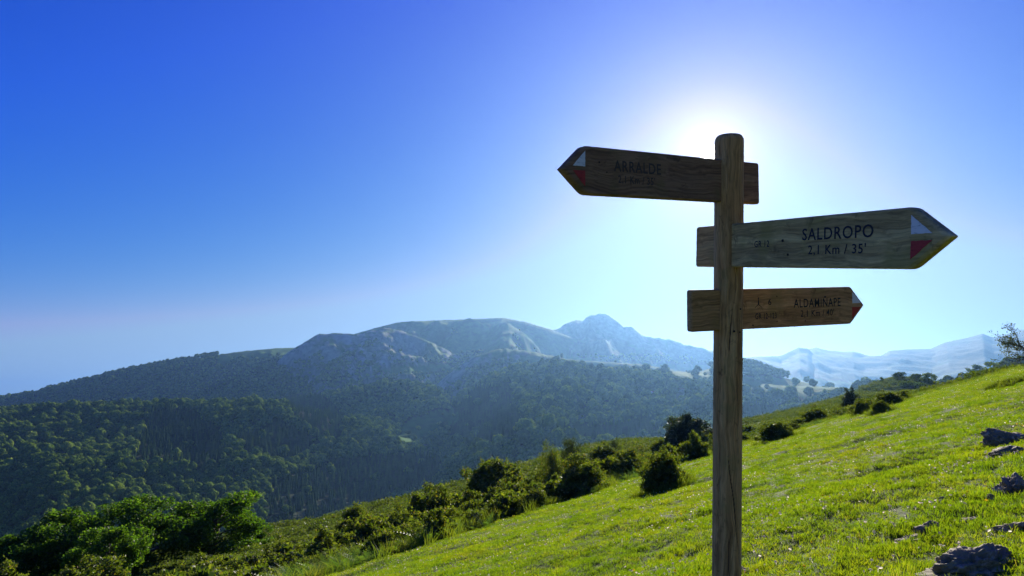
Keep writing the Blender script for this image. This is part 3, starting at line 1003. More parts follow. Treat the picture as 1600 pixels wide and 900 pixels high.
# post: turned log with a worn chamfered top, drying cracks cut into it
def build_post():
    rad, top, bot = .0598, .652 - POST_Y, -.45
    nz, na = 420, 144
    zz = np.concatenate([np.linspace(bot, top - .03, nz), top - .03 * (1 - np.sin(np.linspace(0, math.pi / 2, 10)[1:]))])
    rr = np.concatenate([np.full(nz, rad), rad - .020 * (1 - np.cos(np.linspace(0, math.pi / 2, 10)[1:]))])
    an = np.linspace(0, 2 * math.pi, na, endpoint=False)
    ZZ, AA = np.meshgrid(zz, an, indexing='ij')
    RR = np.repeat(rr[:, None], na, 1)
    ca, sa = np.cos(AA), np.sin(AA)
    RR = RR * (1 + .012 * noise3(ca * 1.1, sa * 1.1, ZZ * .9) + .006 * noise3(ca * 5, sa * 5, ZZ * 2.0))
    crack = np.zeros_like(RR)
    front = -math.pi / 2                        # towards the camera
    def cut(z0, z1, a0, a1, wid, dep, wob=.05):
        t = (ZZ - z0) / (z1 - z0)
        ac = front + a0 + (a1 - a0) * t + wob * noise2(ZZ * 7 + z0 * 13, ZZ * 0)
        da = np.abs((AA - ac + math.pi) % (2 * math.pi) - math.pi)
        w = wid * np.clip(np.sin(np.clip(t, 0, 1) * math.pi), 0, 1)**.6
        k = np.where((t > 0) & (t < 1), np.clip(1 - da / (w + 1e-5), 0, 1), 0)
        crack[:] = np.maximum(crack, np.clip(k * 1.8, 0, 1) * min(1, dep / .006))
        return dep * k
    D = cut(.12, .60, .78, -.28, .050, .012) + cut(-.05, .30, -.1, -.2, .03, .005) + cut(.55, 1.02, .55, .30, .03, .004)
    D = D + cut(1.02, 1.22, -.25, -.05, .045, .007) + cut(1.25, 1.45, .15, .30, .03, .004) + cut(1.5, 1.9, -.5, -.35, .025, .003)
    D = D + cut(.3, 1.2, -.9, -.8, .02, .003) + cut(.0, .9, 1.1, 1.2, .02, .003)
    RR = RR - D
    V = np.stack([RR * np.cos(AA), RR * np.sin(AA), ZZ + 0 * AA], -1).reshape(-1, 3)
    m = len(zz)
    i = np.arange(m - 1)[:, None] * na + np.arange(na)[None]
    j = np.arange(m - 1)[:, None] * na + (np.arange(na)[None] + 1) % na
    Q = np.stack([i, j, j + na, i + na], -1).reshape(-1, 4)
    V = np.concatenate([V, [[0, 0, top + .001]]])
    lastr = (m - 1) * na + np.arange(na)
    T = np.stack([lastr, np.roll(lastr, -1), np.full(na, len(V) - 1)], 1)
    me = mesh_np('post', V, Q, T, smooth=True)
    attr(me, 'crack', np.concatenate([crack.ravel(), [0]]))
    # slight lean to the right
    o = link('post', me, M['post'], sign)
    o.rotation_euler = (0, R(.35), 0)
    return o
post = build_post()

def disc_mesh(name, r, depth, seg=14):
    bm = bmesh.new()
    bmesh.ops.create_cone(bm, cap_ends=True, segments=seg, radius1=r, radius2=r * .8, depth=depth)
    bmesh.ops.rotate(bm, verts=bm.verts, cent=(0, 0, 0), matrix=Matrix.Rotation(math.pi / 2, 3, 'X'))
    return bm_mesh(name, bm)
for (ax, zz_, rr_) in ((.62, 1.215, .0042), (.58, 1.118, .0042), (.10, 1.122, .0055)):
    me = disc_mesh('screw', rr_, .006); o = link('screw', me, M['screw'], post)
    a = -math.pi / 2 + ax
    o.location = (.0600 * math.cos(a), .0600 * math.sin(a), zz_); o.rotation_euler = (0, 0, ax)

TH = .034
def offset_poly(poly, ins):
    """each edge of a convex outline moved inwards by its own amount"""
    P = [np.array(p, float) for p in poly]; m = len(P)
    area = sum(P[i][0] * P[(i + 1) % m][1] - P[(i + 1) % m][0] * P[i][1] for i in range(m))
    sg = 1 if area > 0 else -1
    lines = []
    for i in range(m):
        d = P[(i + 1) % m] - P[i]; d /= np.linalg.norm(d)
        nrm = np.array([-d[1], d[0]]) * sg
        lines.append((P[i] + nrm * ins[i], d))
    out = []
    for i in range(m):
        (p, d), (q, e) = lines[i - 1], lines[i]
        t = np.linalg.solve(np.array([[d[0], -e[0]], [d[1], -e[1]]]), q - p)
        out.append(tuple(p + d * t[0]))
    return out

def board(poly, rads, cham, name='sign_board'):
    """a thick plank with rounded corners and worn chamfers round both faces"""
    bm = bmesh.new()
    rings = []
    for (k, y) in ((1, -TH / 2), (.45, -TH / 2 + .0024), (.1, -TH / 2 + .0052), (0, -TH / 2 + .009), (0, TH / 2 - .006), (.25, TH / 2 - .003), (.5, TH / 2)):
        o = rounded(offset_poly(poly, [c * k for c in cham]), rads)
        rings.append([bm.verts.new((s, y, t)) for s, t in o])
    n = len(rings[0])
    bm.faces.new(rings[0]); bm.faces.new(rings[-1][::-1])
    for a, b in zip(rings, rings[1:]):
        for i in range(n):
            bm.faces.new((a[i], b[i], b[(i + 1) % n], a[(i + 1) % n]))
    bmesh.ops.recalc_face_normals(bm, faces=bm.faces)
    return bm_mesh(name, bm)

def rounded(poly, rads, n=4):
    out = []
    m = len(poly)
    for i in range(m):
        p, a, b = np.array(poly[i], float), np.array(poly[i - 1], float), np.array(poly[(i + 1) % m], float)
        r = rads[i]
        da, db = (a - p) / np.linalg.norm(a - p), (b - p) / np.linalg.norm(b - p)
        if r <= 0: out.append(tuple(p)); continue
        p0, p1 = p + da * r, p + db * r
        for k in range(n + 1):
            t = k / n
            out.append(tuple((1 - t)**2 * p0 + 2 * t * (1 - t) * p + t * t * p1))
    return out

def text_mesh(txt, s0, s1, t0, t1, name='lettering', squeeze=None):
    c = bpy.data.curves.new(name, 'FONT'); c.body = txt; c.size = 1; c.resolution_u = 3
    c.space_character = 1.12
    c.offset = .012
    o = bpy.data.objects.new(name, c); COL.objects.link(o)
    dg = bpy.context.evaluated_depsgraph_get()
    me = bpy.data.meshes.new_from_object(o.evaluated_get(dg))
    bpy.data.objects.remove(o); bpy.data.curves.remove(c)
    v = np.zeros(len(me.vertices) * 3, np.float32); me.vertices.foreach_get('co', v); v = v.reshape(-1, 3)
    lo, hi = v.min(0), v.max(0)
    x = s0 + (v[:, 0] - lo[0]) / (hi[0] - lo[0]) * (s1 - s0)
    zt = t0 + (v[:, 1] - lo[1]) / (hi[1] - lo[1]) * (t1 - t0)
    out = np.stack([x, np.full(len(x), -TH / 2 - .0009), zt], 1)
    faces = [list(p.vertices) for p in me.polygons]
    bpy.data.meshes.remove(me)
    spans = sorted((out[f, 0].min(), out[f, 0].max()) for f in faces)
    gap = .26 * (t1 - t0) + .10 * (t1 - t0) * ("'" in txt)
    cuts, end = [], spans[0][1]
    for a, b in spans:
        if a - end > gap: cuts.append((a + end) / 2)
        end = max(end, b)
    words = {}
    for f in faces:
        words.setdefault(int(np.searchsorted(cuts, out[f, 0].mean())), []).append(f)
    res = []
    for k in sorted(words):
        use = sorted({i for f in words[k] for i in f}); mp = {i: j for j, i in enumerate(use)}
        m2 = bpy.data.meshes.new(name)
        m2.from_pydata([tuple(out[i]) for i in use], [], [[mp[i] for i in f] for f in words[k]])
        m2.materials.append(M['ink'])
        res.append(m2)
    return res

def tri_mesh(pts, mat, name):
    """a painted triangle of a little thickness with slightly ragged edges"""
    rng = np.random.default_rng(len(name) + int(abs(pts[0][0]) * 100))
    ring = []
    for i in range(3):
        a, b = np.array(pts[i]), np.array(pts[(i + 1) % 3])
        for k in range(9):
            ring.append(a + (b - a) * k / 9 + (rng.normal(size=2) * .0005 if k else 0))
    bm = bmesh.new()
    f = [bm.verts.new((p[0], -TH / 2 - .0012, p[1])) for p in ring]
    k = [bm.verts.new((p[0], -TH / 2 + .002, p[1])) for p in ring]
    bm.faces.new(f)
    for i in range(len(f)):
        bm.faces.new((f[i], k[i], k[(i + 1) % len(f)], f[(i + 1) % len(f)]))
    bmesh.ops.recalc_face_normals(bm, faces=bm.faces)
    me = bm_mesh(name, bm); me.materials.append(M[mat])
    return me

def make_board(zc, phi, tau, outline, rads, cham, mat, label, white, red, texts, knots=()):
    o = link('sign_board', board(outline, rads, cham), M[mat], sign)
    o.location = (0, 0, zc - POST_Y)
    o.rotation_euler = (Matrix.Rotation(R(phi), 3, 'Z') @ Matrix.Rotation(-R(tau), 3, 'Y')).to_euler()
    o['label'] = label
    link('white_triangle', tri_mesh(white, 'white', 'white_triangle'), None, o)
    link('red_triangle', tri_mesh(red, 'red', 'red_triangle'), None, o)
    for tx in texts:
        for wm in text_mesh(*tx):
            if mat == 'board_a': wm.materials[0] = M['ink_faint']
            link('lettering', wm, None, o)
    for (s, t, r) in knots:
        k = link('knot', disc_mesh('knot', r, .004, 12), M['knot'], o)
        k.location = (s, -TH / 2, t)
    return o

oa = ([(-.873, -.004), (-.773, -.0925), (.191, -.0925), (.191, .0875), (-.771, .0875)], [.004, .02, .010, .010, .02], [.013, .006, .006, .006, .013])
make_board(.456, 31.1, 1.56, *oa, 'board_a', 'dark weathered top board pointing left, reading ARRALDE',
           [(-.765, .068), (-.822, .0105), (-.766, .0105)], [(-.822, -.0065), (-.768, -.0625), (-.767, -.0055)],
           [('ARRALDE', -.631, -.392, .001, .043), ("2,1 Km / 35'", -.611, -.425, -.047, -.012)],
           [(-.70, .03, .004), (-.665, -.005, .003), (.05, -.03, .003)])
os_ = ([(1.032, -.004), (.906, .0895), (-.199, .0865), (-.199, -.0935), (.907, -.0985)], [.004, .02, .012, .012, .02], [.013, .006, .006, .006, .013])
make_board(.183, -70.5, -1.8, *os_, 'board_s', 'grey weathered middle board pointing right, reading SALDROPO',
           [(.902, .0645), (.903, .007), (.972, .0075)], [(.903, -.0142), (.9725, -.013), (.902, -.069)],
           [('SALDROPO', .458, .767, .003, .046), ("2,1 Km / 35'", .488, .739, -.053, -.014), ('GR 12', .200, .285, -.015, .0105), ('GO', -.190, -.172, .066, .076)],
           [(.358, .0064, .0065), (.3865, -.0469, .005)])
od = ([(.827, -.001), (.737, .088), (-.198, .088), (-.199, -.0865), (.736, -.0865)], [.004, .012, .010, .010, .012], [.008, .005, .005, .005, .008])
b3 = make_board(-.093, 24.5, .85, *od, 'board_d', 'brown lowest board pointing right, reading ALDAMIÑAPE',
           [(.7435, .064), (.743, .010), (.801, .0113)], [(.7425, -.008), (.8005, -.008), (.742, -.0595)],
           [('ALDAMIÑAPE', .370, .665, -.001, .048), ("2,1 Km / 40'", .412, .622, -.048, -.012), ('6', .2185, .2375, .015, .042), ('GR 12-123', .144, .267, -.045, -.019)],
           [(.13, -.070, .004), (.27, -.058, .003), (.44, -.062, .003), (.27, .052, .003)])
# summit beacon emblem: a little tower on three spreading feet
def emblem():
    bm = bmesh.new()
    y = -TH / 2 - .0009
    def poly(pts): bm.faces.new([bm.verts.new((.163 + a, y, .0015 + b)) for a, b in pts])
    poly([(-.0042, .016), (.0042, .016), (.0016, .041), (-.0016, .041)])
    poly([(-.0028, .0412), (.0028, .0412), (.0028, .0475), (-.0028, .0475)])
    for s in (-1, 1):
        poly([(0, .0155), (s * .006, .0155), (s * .014, .0105), (s * .0215, .0035), (s * .020, .0015), (s * .012, .0085)][::s])
    return bm_mesh('emblem', bm)
link('emblem', emblem(), M['ink'], b3)

# ------------------------------------------------------------------ rocks
def rock_mesh(key, seed, w, d, h, sub=5, rough=.34):
    v, f = ico(sub)
    rs = np.random.default_rng(seed).uniform(0, 60, 3)
    q = v * 1.3 + rs
    n = noise3(q[:, 0], q[:, 1], q[:, 2]) * .45
    rg = 0
    a, fr = 1.0, 1.8
    for k in range(6):
        rg = rg + a * (np.abs(noise3(v[:, 0] * fr + rs[1], v[:, 1] * fr + rs[2], v[:, 2] * fr * 1.4 + rs[0])))
        a *= .52; fr *= 2.1
    r = 1 + n - rough * rg
    v = v * r[:, None]
    v[:, 2] = np.where(v[:, 2] > .55, .55 + (v[:, 2] - .55) * .5, v[:, 2])
    v = v * np.array([w / 2, d / 2, h])
    me = mesh_np(key, v, None, f, smooth=False)
    me.materials.append(M['rock'])
    return me
ROCKS = [  # px, py of its foot, width px, height m factor, label
    (1542, 897, 122, .34, 'largest dark limestone rock in the bottom right corner of the meadow'),
    (1600, 772, 60, .62, 'grey limestone rock cut by the right edge below the upper ledges'),
    (1588, 694, 70, .42, 'upper limestone ledge at the right edge of the meadow'),
    (1582, 709, 60, .22, 'flat limestone slab just under the upper ledge'),
    (1458, 832, 46, .40, 'pale low rock beside the dark grass hollow'),
    (1428, 847, 48, .16, 'thin flat slab in the turf below the pale low rock'),
    (1523, 815, 34, .16, 'thin slab showing in the grass above the largest rock'),
    (1476, 783, 18, .45, 'small grey stone lying alone in the turf near the right side'),
    (1556, 782, 26, .40, 'small stone on a grassy hump beside the rock at the right edge'),
    (1595, 828, 46, .30, 'low rock at the right edge just above the largest rock'),
    (1490, 905, 90, .14, 'flat pale slab along the bottom edge below the largest rock'),
    (1166, 896, 24, .45, 'crumbly pale stone at the foot of the signpost'),
]
ROCK_XY = []
for i, (px, py, wpx, hf, lab) in enumerate(ROCKS):
    x, y = near_hit(px, py)
    w = wpx / F * y * 1.12
    me = rock_mesh('rock_%d' % i, 40 + i, w, w * .8, w * hf, 6 if i < 4 else 5, .5)
    o = link('rock', me)
    o.location = (x, y + w * .25, float(near_z(x, y + w * .25)) - w * hf * .10)
    o.rotation_euler = (-.12, -.25, i * 1.3 if i not in (0, 4, 5, 3, 10) else -.1)
    if i in (3, 4, 5, 6, 10): o.rotation_euler = (-.1, -.26, .1)
    tag(o, lab, 'rock', 'limestone rocks in the meadow')
    ROCK_XY.append((x, y + w * .25, w * .42))

# ------------------------------------------------------------------ shrubs along the edge of the meadow
BV = [bush_meshes('gorse_%d' % i, 1.0, .72, 9000, .019, M['gorse'], 300 + i, 30, .03) for i in range(5)]
HV = bush_meshes('hero_bush', 1.0, .85, 12000, .018, M['gorse'], 333, 30, .04)
HL = [bush_meshes('holly_%d' % i, 1.0, 1.0, 10000, .020, M['holly'], 350 + i, 34, .03) for i in range(2)]
g_sh = 'shrubs along the edge of the meadow'
BUSH = [  # px centre, py top, py base, px width, mesh, label
    (1038, 704, 768, 76, HV, 'ragged bush standing out on the turf with its shadow, left of the post'),
    (555, 793, 842, 52, BV[0], 'dark domed bush standing apart at the lower end of the shrub line'),
    (772, 717, 790, 112, BV[1], 'largest dark mound of gorse in the middle of the shrub line'),
    (672, 772, 838, 96, BV[2], 'dark sloping bush below the largest gorse mound'),
    (620, 800, 846, 60, BV[3], 'low bush between the dark dome and the sloping bush'),
    (776, 760, 806, 62, BV[4], 'round bush at the turf edge in front of the largest mound'),
    (838, 764, 796, 54, BV[0], 'low brownish bush right of the round turf edge bush'),
    (908, 720, 776, 92, BV[2], 'broad bush with a dark front and a stone at its foot'),
    (862, 728, 766, 60, BV[3], 'bush behind the left end of the broad dark-fronted bush'),
    (984, 698, 747, 56, BV[1], 'round dark bush right behind the ragged bush'),
    (945, 695, 726, 50, BV[4], 'low bush behind the broad dark-fronted bush'),
    (1034, 686, 716, 40, BV[0], 'small round bush above the ragged bush'),
    (1067, 697, 722, 40, BV[3], 'small dark bush right of the ragged bush, casting shade on the turf'),
    (1098, 678, 702, 36, BV[2], 'low bush tucked against the left side of the post'),
    (1215, 657, 688, 62, BV[1], 'wide low bush on the turf to the right of the post'),
    (1172, 664, 682, 34, BV[4], 'small bush just right of the post'),
    (1162, 678, 695, 30, BV[0], 'smallest bush touching the right side of the post'),
    (1276, 636, 661, 44, BV[3], 'pointed dark bush halfway up the meadow edge'),
    (1331, 608, 641, 30, HL[0], 'upright black-green bush, tallest in the upper shrub group'),
    (1348, 626, 648, 32, BV[2], 'low bush in front of the upright black-green bush'),
    (1377, 624, 645, 30, BV[1], 'round bush at the right end of the upper shrub group'),
    (1390, 611, 634, 50, BV[4], 'hazy bush behind the upper shrub group'),
    (1562, 596, 606, 24, BV[3], 'tiny heather clump on the upper meadow edge'),
    (1590, 588, 600, 40, BV[0], 'low heather bank on the upper meadow edge under the thin tree'),
    (180, 868, 925, 150, BV[2], 'dark bramble bank along the bottom edge under the trees'),
    (345, 858, 905, 90, BV[1], 'bramble clump in front of the dark round tree'),
    (60, 872, 935, 120, BV[3], 'dark bramble bank in the bottom left corner'),
    (440, 845, 888, 70, BV[4], 'grassy bush right of the bramble clump'),
]
SHRUB_XY = []
for i, (px, pt, pb, wpx, ms, lab) in enumerate(BUSH):
    x, y = near_hit(px, min(pb, 899))
    if pb > 899: y = min(y, 24); x = (px - 800) / F * y
    dist = y * 1.0
    w = wpx / F * dist
    h = (pb - pt) / F * dist * 1.02
    y2 = y + w * .25
    x2 = x * y2 / y
    z0 = float(near_z(x2, y2)) - .03
    h += max(0, (pix_uv(px, pb)[1] * y2 - z0)) * .6
    href = .72 if ms not in (HV, *HL) else (.85 if ms is HV else 1.0)
    place_bush('bush', ms, x2, y2, z0, i * 2.1, (w / .88, w / .88, h / href * 1.15), lab, 'bush', g_sh)
    SHRUB_XY.append((x2, y2, w * .45))

def tree_at(px, ptop, y, ms, h_model, w_model, wpx, lab, name='tree', group=None, zfun=None, rz=0.0, z=None):
    u_, vt = pix_uv(px, ptop)
    x = u_ * y
    z0 = float(near_z(x, y)) if z is None else z
    h = vt * y - z0
    w = wpx / F * y
    return place_bush(name, ms, x, y, z0, rz, (w / w_model, w / w_model, h / h_model), lab, 'tree', group, ('crown', 'trunk'))
TV = [tree_meshes('beech_%d' % i, 6.0, 6.0, .5, 15000, .10, M['beech'], 400 + i, (.3, 0), 70, .105) for i in range(3)]
g_t = 'beech trees below the meadow'
tree_at(335, 764, 44, TV[0], 6.0, 6.2, 165, 'dark round beech, rightmost of the trees at the bottom left', 'beech_tree', g_t, rz=.4)
tree_at(222, 772, 40, TV[1], 6.0, 6.2, 165, 'bright green beech next to the dark round beech', 'beech_tree', g_t, rz=2.2)
tree_at(112, 792, 38, TV[2], 6.0, 6.2, 170, 'sunlit spreading beech second from the left edge', 'beech_tree', g_t, rz=4.1)
tree_at(18, 838, 36, TV[0], 6.0, 6.2, 130, 'low beech cut by the left edge of the view', 'beech_tree', g_t, rz=3.0)
tree_at(170, 815, 33, TV[2], 6.0, 6.2, 120, 'small beech in front of the bright green one', 'beech_tree', g_t, rz=1.0)
tree_at(395, 806, 47, TV[1], 6.0, 6.2, 70, 'small pale beech at the right foot of the dark round beech', 'beech_tree', g_t, rz=5.0)

# dense evergreen behind the bushes left of the post, and the two-tone hawthorn further left
tree_at(1071, 627, 46, HL[1], 1.02, .95, 92, 'dense dark holly tree showing behind the bushes left of the post', 'holly_tree')
hw = tree_meshes('hawthorn_a', 3.2, 3.6, .3, 9000, .05, M['gorse'], 441, (0, 0), 40, .15)
hw2 = tree_meshes('hawthorn_b', 3.2, 3.6, .3, 9000, .05, M['haw'], 442, (0, 0), 40, .15)
tree_at(862, 688, 31, hw, 3.2, 3.7, 52, 'dark hawthorn shrub rising behind the shrub line', 'hawthorn', 'hawthorns behind the shrub line')
tree_at(893, 683, 34, hw2, 3.2, 3.7, 58, 'paler hawthorn shrub leaning against the dark one', 'hawthorn', 'hawthorns behind the shrub line')
tree_at(960, 686, 60, hw2, 3.2, 3.7, 24, 'small lone hawthorn on the heath slope', 'hawthorn', 'hawthorns behind the shrub line')

# thin wind-bent thorn at the right edge
def thorn():
    rng = np.random.default_rng(77)
    parts, pts = [], []
    def grow(p, d, ln, r, lev):
        n = 5
        path = [np.array(p, float)]
        dd = np.array(d, float)
        for i in range(n):
            dd = dd + rng.normal(size=3) * .16 + np.array([-.03, 0, .02]); dd /= np.linalg.norm(dd)
            path.append(path[-1] + dd * ln / n)
        rad = np.linspace(r, r * .45, n + 1)
        parts.append(tube(path, rad, 5))
        if lev >= 2:
            for q in path[2:]:
                for _ in range(5): pts.append(q + rng.normal(size=3) * .05)
        if lev < 4:
            for i in range(2, n + 1):
                for _ in range(1 if lev else 2):
                    nd = dd + rng.normal(size=3) * .75 + np.array([-.25, 0, .1]); nd /= np.linalg.norm(nd)
                    grow(path[i], nd, ln * rng.uniform(.5, .72), r * .5, lev + 1)
    grow((0, 0, -.2), (-.18, 0, 1), 1.25, .05, 0)
    v, q = join(parts)
    tr = mesh_np('thorn_trunk', v, q, smooth=True); tr.materials.append(M['bark'])
    pts = np.array(pts); k = rng.permutation(len(pts))[:1500]
    lv, lq = leaf_quads(pts[k], rng.normal(size=(len(k), 3)), .035, rng, .6, 1.0)
    cr = mesh_np('thorn_crown', lv, lq); cr.materials.append(M['haw'])
    allz = v[:, 2].max()
    return (cr, tr), allz
th, thz = thorn()
uq, _ = pix_uv(1622, 576)
ty = 34.0
tz = float(near_z(uq * ty, ty))
hh = (pix_uv(1590, 498)[1] * ty - tz) * .92
place_bush('thorn_tree', th, uq * ty, ty, tz, 0, (hh / thz,) * 3, 'thin half-bare thorn tree at the right edge of the meadow', 'tree', None, ('crown', 'trunk'))

# trees on the knoll and the dark ridge to the right
FT = [tree_meshes('ridge_tree_%d' % i, 6.0, 7.0, 1.0, 1500, .32, M['wood_b'], 460 + i, (0, 0), 26, .17) for i in range(3)]
g_k = 'trees on the knoll and ridge at the right'
for i, (px, pt, pb, wpx, lab) in enumerate([
        (1378, 591, 598, 8, 'tiny lone tree on the left shoulder of the knoll'),
        (1405, 582, 593, 20, 'round tree on the top of the knoll'),
        (1432, 585, 595, 18, 'low tree beside the round one on the knoll'),
        (1452, 585, 602, 24, 'spreading tree at the right end of the knoll'),
        (1425, 596, 612, 40, 'broad pale thicket on the face of the knoll'),
        (1456, 603, 618, 34, 'pale thicket low on the right of the knoll'),
        (1527, 575, 592, 26, 'round tree standing on the dark ridge, nearest the knoll'),
        (1557, 566, 582, 30, 'flat-topped tree in the middle of the dark ridge'),
        (1580, 562, 578, 24, 'tree on the dark ridge beside the thin thorn')]):
    x, y, z = far_hit(px, pb)
    if pt < 590 and i >= 6: y, x, z = 520.0, pix_uv(px, pb)[0] * 520, float(far_z(np.array([pix_uv(px, pb)[0]]), np.array([520.0]))[0])
    w = wpx / F * y; h = (pb - pt + 2) / F * y
    place_bush('ridge_tree', FT[i % 3], x, y, z - .2, i * 1.7, (w / 7, w / 7, h / 6), lab, 'tree', g_k, ('crown', 'trunk'))

# farmhouses in the far valley
M['plaster'] = mk_plain('white_plaster', (.75, .73, .68), .9)
M['rooftile'] = mk_plain('roof_tile', (.36, .15, .09), .9)
M['dark'] = mk_plain('dark_window', (.02, .022, .025), .3)
for (px, py, w, lab, rz), (x, y, z) in zip(HOUSES, hp):
    t = empty('farmhouse', (x, y, z - .5), (0, 0, rz))
    tag(t, lab, 'house', 'farmhouses in the valley')
    d, h = w * .7, w * .38
    bm = bmesh.new()
    a = [(-w/2, -d/2), (w/2, -d/2), (w/2, d/2), (-w/2, d/2)]
    lo = [bm.verts.new((p, q, -3)) for p, q in a]; hi = [bm.verts.new((p, q, h)) for p, q in a]
    g0, g1 = bm.verts.new((-w/2, 0, h + d * .28)), bm.verts.new((w/2, 0, h + d * .28))
    for i in range(4): bm.faces.new((lo[i], lo[(i+1) % 4], hi[(i+1) % 4], hi[i]))
    bm.faces.new((hi[1], hi[2], g1)); bm.faces.new((hi[3], hi[0], g0))
    link('wall', bm_mesh('wall', bm), M['plaster'], t)
    bm = bmesh.new()
    e = .5
    for s in (-1, 1):
        v = [(-w/2 - e, s * (d/2 + e), h - e * .5), (w/2 + e, s * (d/2 + e), h - e * .5), (w/2 + e, 0, h + d * .28 + .08), (-w/2 - e, 0, h + d * .28 + .08)]
        lo = [bm.verts.new(p) for p in v]; hi = [bm.verts.new((p[0], p[1], p[2] + .25)) for p in v]
        bm.faces.new(lo); bm.faces.new(hi[::-1])
        for i in range(4): bm.faces.new((lo[i], lo[(i+1) % 4], hi[(i+1) % 4], hi[i]))
    bmesh.ops.recalc_face_normals(bm, faces=bm.faces)
    link('roof', bm_mesh('roof', bm), M['rooftile'], t)
    for k in (-.28, .28):
        bm = bmesh.new(); bmesh.ops.create_cube(bm, size=1, matrix=Matrix.Diagonal((w * .1, .12, h * .3, 1)))
        o = link('window', bm_mesh('window', bm), M['dark'], t); o.location = (k * w, -d/2 - .03, h * .55)

# ------------------------------------------------------------------ turf, flowers, tall grass, bracken, heath
def tuft_proto(seed, n, rad, h, wid, mat, lean=.55, bend=.5):
    rng = np.random.default_rng(seed)
    V, Q, T = [], [], []
    for i in range(n):
        a = rng.uniform(0, 6.28); r = rad * math.sqrt(rng.random())
        p = np.array([math.cos(a) * r, math.sin(a) * r, -.004])
        da = rng.uniform(0, 6.28); dl = rng.uniform(.1, lean)
        d = np.array([math.cos(da) * dl, math.sin(da) * dl, 1.0])
        hh = h * rng.uniform(.45, 1.25)
        sd_ = rng.uniform(0, 6.28); s = np.array([math.cos(sd_), math.sin(sd_), 0]) * wid * rng.uniform(.6, 1.2) / 2
        b = np.array([math.cos(da), math.sin(da), -.6]) * bend * hh * rng.uniform(.2, 1)
        p1 = p + d * hh * .5 + b * .2; p2 = p + d * hh * .9 + b * .75
        o = len(V)
        V += [p - s, p + s, p1 - s * .9, p1 + s * .9, p2]
        Q.append((o, o + 1, o + 3, o + 2)); T.append((o + 2, o + 3, o + 4))
    return proto_obj('t', np.array(V), np.array(Q), M[mat], tris=np.array(T))

rng = np.random.default_rng(5)
def near_pts(y0, y1, dens, umin=-1.0, umax=1.0, pad=1.0):
    n = int((umax - umin) * (y1**2 - y0**2) / 2 * dens)
    u = rng.uniform(umin, umax, n); y = np.sqrt(rng.uniform(y0**2, y1**2, n))
    return u * y, y
def off_rocks(x, y, k=.9):
    ok = np.ones(len(x), bool)
    for (rx, ry, rr) in ROCK_XY: ok &= np.hypot(x - rx, y - ry) > rr * k
    return ok
gx, gy, gs = [], [], []
for (y0, y1, dens, s) in ((1.2, 3.6, 620, .95), (3.6, 6.5, 420, 1.05), (6.5, 12, 190, 1.35), (12, 22, 75, 2.0), (22, 48, 26, 3.0)):
    x, y = near_pts(y0, y1, dens, -.95, .98)
    # leave out what lies below the frame
    v = near_z(x, y) / y
    k = v > -.34
    gx.append(x[k]); gy.append(y[k]); gs.append(np.full(k.sum(), s))
gx, gy, gs = map(np.concatenate, (gx, gy, gs))
u = gx / gy
k = (gy < YE(u) + 2.5) & off_rocks(gx, gy, .78)
gx, gy, gs = gx[k], gy[k], gs[k]
n = len(gx)
print('turf tufts', n)
hgt = .95 + .6 * fbm(gx / .45, gy / .45, 3) + .3 * fbm(gx / 4 + 3, gy / 4, 2)
hgt = np.clip(hgt, .3, 2.2)
# long grass round the stones
for (rx, ry, rr) in ROCK_XY:
    hgt += 1.1 * np.exp(-((np.hypot(gx - rx, gy - ry) - rr) / .10)**2) * rng.random(n)
scl = np.stack([gs, gs, gs**.75 * hgt], 1) * rng.uniform(.8, 1.2, (n, 1))
rot = np.stack([rng.normal(0, .12, n), rng.normal(0, .12, n) - .12, rng.uniform(0, 6.28, n)], 1)
scatter('meadow_grass', np.stack([gx, gy, near_z(gx, gy)], 1), rot, scl, rng.integers(0, 5, n),
        [tuft_proto(500 + i, 64, .055, .023, .0028, 'grass') for i in range(5)], 'short sunlit green grass of the sloping meadow')

def flower_proto(seed, col):
    rng = np.random.default_rng(seed)
    V, Q, T = [], [], []
    h = .024
    s = .0008
    V += [(-s, 0, 0), (s, 0, 0), (s, 0, h), (-s, 0, h)]; Q.append((0, 1, 2, 3))
    m = 9
    o = len(V); V.append((0, 0, h + .003))
    for ring, (r, zz_) in enumerate(((.0055, h + .0035), (.0078, h - .001))):
        for k in range(m):
            an = 6.283 * k / m + ring * .3
            V.append((math.cos(an) * r * rng.uniform(.85, 1.15), math.sin(an) * r * rng.uniform(.85, 1.15), zz_))
    for k in range(m):
        T.append((o, o + 1 + k, o + 1 + (k + 1) % m))
        Q.append((o + 1 + k, o + 1 + m + k, o + 1 + m + (k + 1) % m, o + 1 + (k + 1) % m))
    return proto_obj('f', np.array(V), np.array(Q), M[col], tris=np.array(T))
M['petal'] = leaf_mat('clover_petal', [(0, (.66, .55, .52)), (1, (.86, .80, .70))], .65, (1, 1, 1), 'object', 0)
M['petal_y'] = leaf_mat('yellow_petal', [(0, (.65, .38, .02)), (1, (.75, .5, .03))], .35, (1, 1, .6), 'object', 0)
fx, fy, fs = [], [], []
for (y0, y1, dens, s) in ((1.5, 6, 170, .85), (6, 14, 80, 1.0), (14, 36, 18, 1.5)):
    x, y = near_pts(y0, y1, dens, -.9, .95)
    fx.append(x); fy.append(y); fs.append(np.full(len(x), s))
fx, fy, fs = map(np.concatenate, (fx, fy, fs))
k = (fy < YE(fx / fy) - .5) & off_rocks(fx, fy, 1.1) & (fbm(fx / 1.1, fy / 1.1, 3) + .25 * rng.normal(size=len(fx)) > .02)
fx, fy, fs = fx[k], fy[k], fs[k]; n = len(fx)
print('flowers', n)
rot = np.stack([rng.normal(0, .35, n), rng.normal(0, .35, n), rng.uniform(0, 6.28, n)], 1)
idx = np.where(rng.random(n) < .94, rng.integers(0, 2, n), 2)
